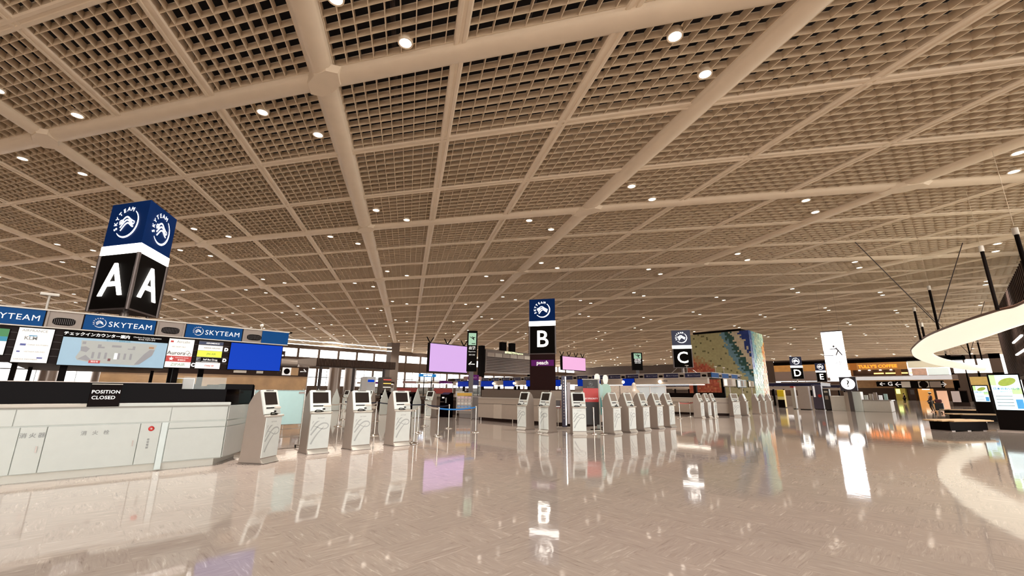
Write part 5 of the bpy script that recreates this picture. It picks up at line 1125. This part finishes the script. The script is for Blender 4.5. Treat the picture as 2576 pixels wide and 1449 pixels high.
bx, by = ground(2408, 1057, .43); bench(bx, by, 3.0, 1.25, R(-32), 'light oak slatted bench nearest the camera at the right')
bx, by = ground(2460, 1042, .43); bench(bx, by, 3.4, 1.3, R(-52), 'second light oak slatted bench behind, beside the large digital board')
bx, by = ground(2425, 1031, .43); bench(bx, by, 3.0, 1.0, R(-60), 'third slatted bench farther back under the framed poster')
# people, one skinned body each with clothing
def person(x, y, rz, label, top, legs, hat=None, lean=0.0):
    t = thing('person', label, 'person', (x, y, 0), rz)
    V = {'pel': (0, 0, .92), 'wai': (0, .0, 1.08), 'che': (0, lean * .5, 1.30), 'nec': (0, lean, 1.47), 'hea': (0, lean, 1.56), 'top': (0, lean, 1.68), 'shl': (-.19, lean * .7, 1.40), 'ell': (-.25, lean - .02, 1.13), 'wrl': (-.22, lean - .18, .95), 'hal': (-.21, lean - .25, .92),
         'shr': (.19, lean * .7, 1.40), 'elr': (.25, lean - .02, 1.13), 'wrr': (.22, lean - .18, .95), 'har': (.21, lean - .25, .92), 'hil': (-.10, 0, .88), 'knl': (-.11, -.05, .48), 'anl': (-.11, .05, .08), 'tol': (-.12, -.12, .03), 'hir': (.10, 0, .88), 'knr': (.11, .04, .48), 'anr': (.11, .12, .08), 'tor': (.12, -.05, .03)}
    rad = dict(pel=.15, wai=.13, che=.16, nec=.055, hea=.085, top=.08, shl=.07, ell=.045, wrl=.03, hal=.035, shr=.07, elr=.045, wrr=.03, har=.035, hil=.10, knl=.065, anl=.045, tol=.04, hir=.10, knr=.065, anr=.045, tor=.04)
    E = [('pel', 'wai'), ('wai', 'che'), ('che', 'nec'), ('nec', 'hea'), ('hea', 'top'), ('che', 'shl'), ('shl', 'ell'), ('ell', 'wrl'), ('wrl', 'hal'), ('che', 'shr'), ('shr', 'elr'), ('elr', 'wrr'), ('wrr', 'har'), ('pel', 'hil'), ('hil', 'knl'), ('knl', 'anl'), ('anl', 'tol'), ('pel', 'hir'), ('hir', 'knr'), ('knr', 'anr'), ('anr', 'tor')]
    K = list(V)
    def sk(name, keys, grow, m):
        ks = [k for k in K if k in keys]; me = bpy.data.meshes.new(name); me.from_pydata([V[k] for k in ks], [(ks.index(a), ks.index(b_)) for a, b_ in E if a in ks and b_ in ks], []); me.materials.append(m)
        o = bpy.data.objects.new(name, me); C.objects.link(o); o.parent = t; o.modifiers.new('skin', 'SKIN'); sv = me.skin_vertices[0].data
        for i, k in enumerate(ks): sv[i].radius = (rad[k] * grow, rad[k] * grow * .85)
        sv[0].use_root = True; s = o.modifiers.new('sub', 'SUBSURF'); s.levels = 1; s.render_levels = 1; return o
    sk('body', K, 1.0, mat('skin', 'C89A7C', .5)); sk('coat', ['pel', 'wai', 'che', 'shl', 'ell', 'wrl', 'shr', 'elr', 'wrr'], 1.18, top); sk('trousers', ['pel', 'hil', 'knl', 'anl', 'hir', 'knr', 'anr'], 1.15, legs)
    for s in (-1, 1):
        for q in range(4): b = MB(); b.tube([(s * (.195 + .012 * q), lean - .27, .915), (s * (.195 + .012 * q), lean - .31, .895), (s * (.19 + .012 * q), lean - .325, .865)], .0085, 5); b.build('finger', mat('skin', 'C89A7C', .5), t)
    b = MB(); b.lathe([(.02, 1.76), (.075, 1.74), (.105, 1.66), (.10, 1.60)], 14, 0, lean + .01, cap=False); b.build('hair', M_MBLACK, t)
    if hat: b = MB(); b.lathe([(.01, 1.80), (.09, 1.79), (.11, 1.70), (.19, 1.68), (.11, 1.69)], 16, 0, lean, cap=False); b.build('hat', hat, t)
    return t
gx, gy = ground(2347, 1037, 0); person(gx, gy, R(200), 'person in dark coat and pale hat standing beside the luggage trolley', mat('dark plum coat', '3A2A2E', .7), mat('charcoal cloth', '2C2826', .7), mat('straw hat', 'D8C8A8', .7), .05)
gx2, gy2 = ground(2278, 1016, 0); person(gx2, gy2, R(30), 'distant person in black clothes before the green lit shop', M_MBLACK, M_MBLACK)
gx, gy = ground(2368, 1040, 0); t = thing('luggage_trolley', 'steel luggage trolley loaded with dark bags beside the person', 'trolley', (gx, gy, 0), R(-60))
b = MB(); b.tube([(-.25, .4, 1.05), (-.25, .35, .3), (-.25, -.6, .2)], .02, 6); b.tube([(.25, .4, 1.05), (.25, .35, .3), (.25, -.6, .2)], .02, 6); b.tube([(-.25, .4, 1.05), (.25, .4, 1.05)], .02, 6); b.tube([(-.25, -.6, .2), (.25, -.6, .2)], .02, 6); b.box(-.25, .25, -.6, .35, .2, .22); b.build('frame', M_CHROME, t)
for x, y in ((-.22, .3), (.22, .3), (0, -.5)): b = MB(); b.lathe([(.07, -.02), (.07, .02)], 14, M=Matrix.Translation((x, y, .07)) @ Matrix.Rotation(PI / 2, 4, 'Y')); b.build('wheel', M_MBLACK, t)
tag(MB().box(gx - .3, gx + .3, gy - .25, gy + .3, .25, .85).build('suitcase', mat('black suitcase', '1E1A1C', .4), bevel=.04), 'black suitcase lying on the luggage trolley', 'suitcase')
tag(MB().box(gx - .25, gx + .28, gy - .2, gy + .25, .86, 1.15).build('duffel_bag', mat('maroon bag', '5A2A2C', .7), bevel=.08), 'maroon bag on top of the suitcase on the trolley', 'bag')
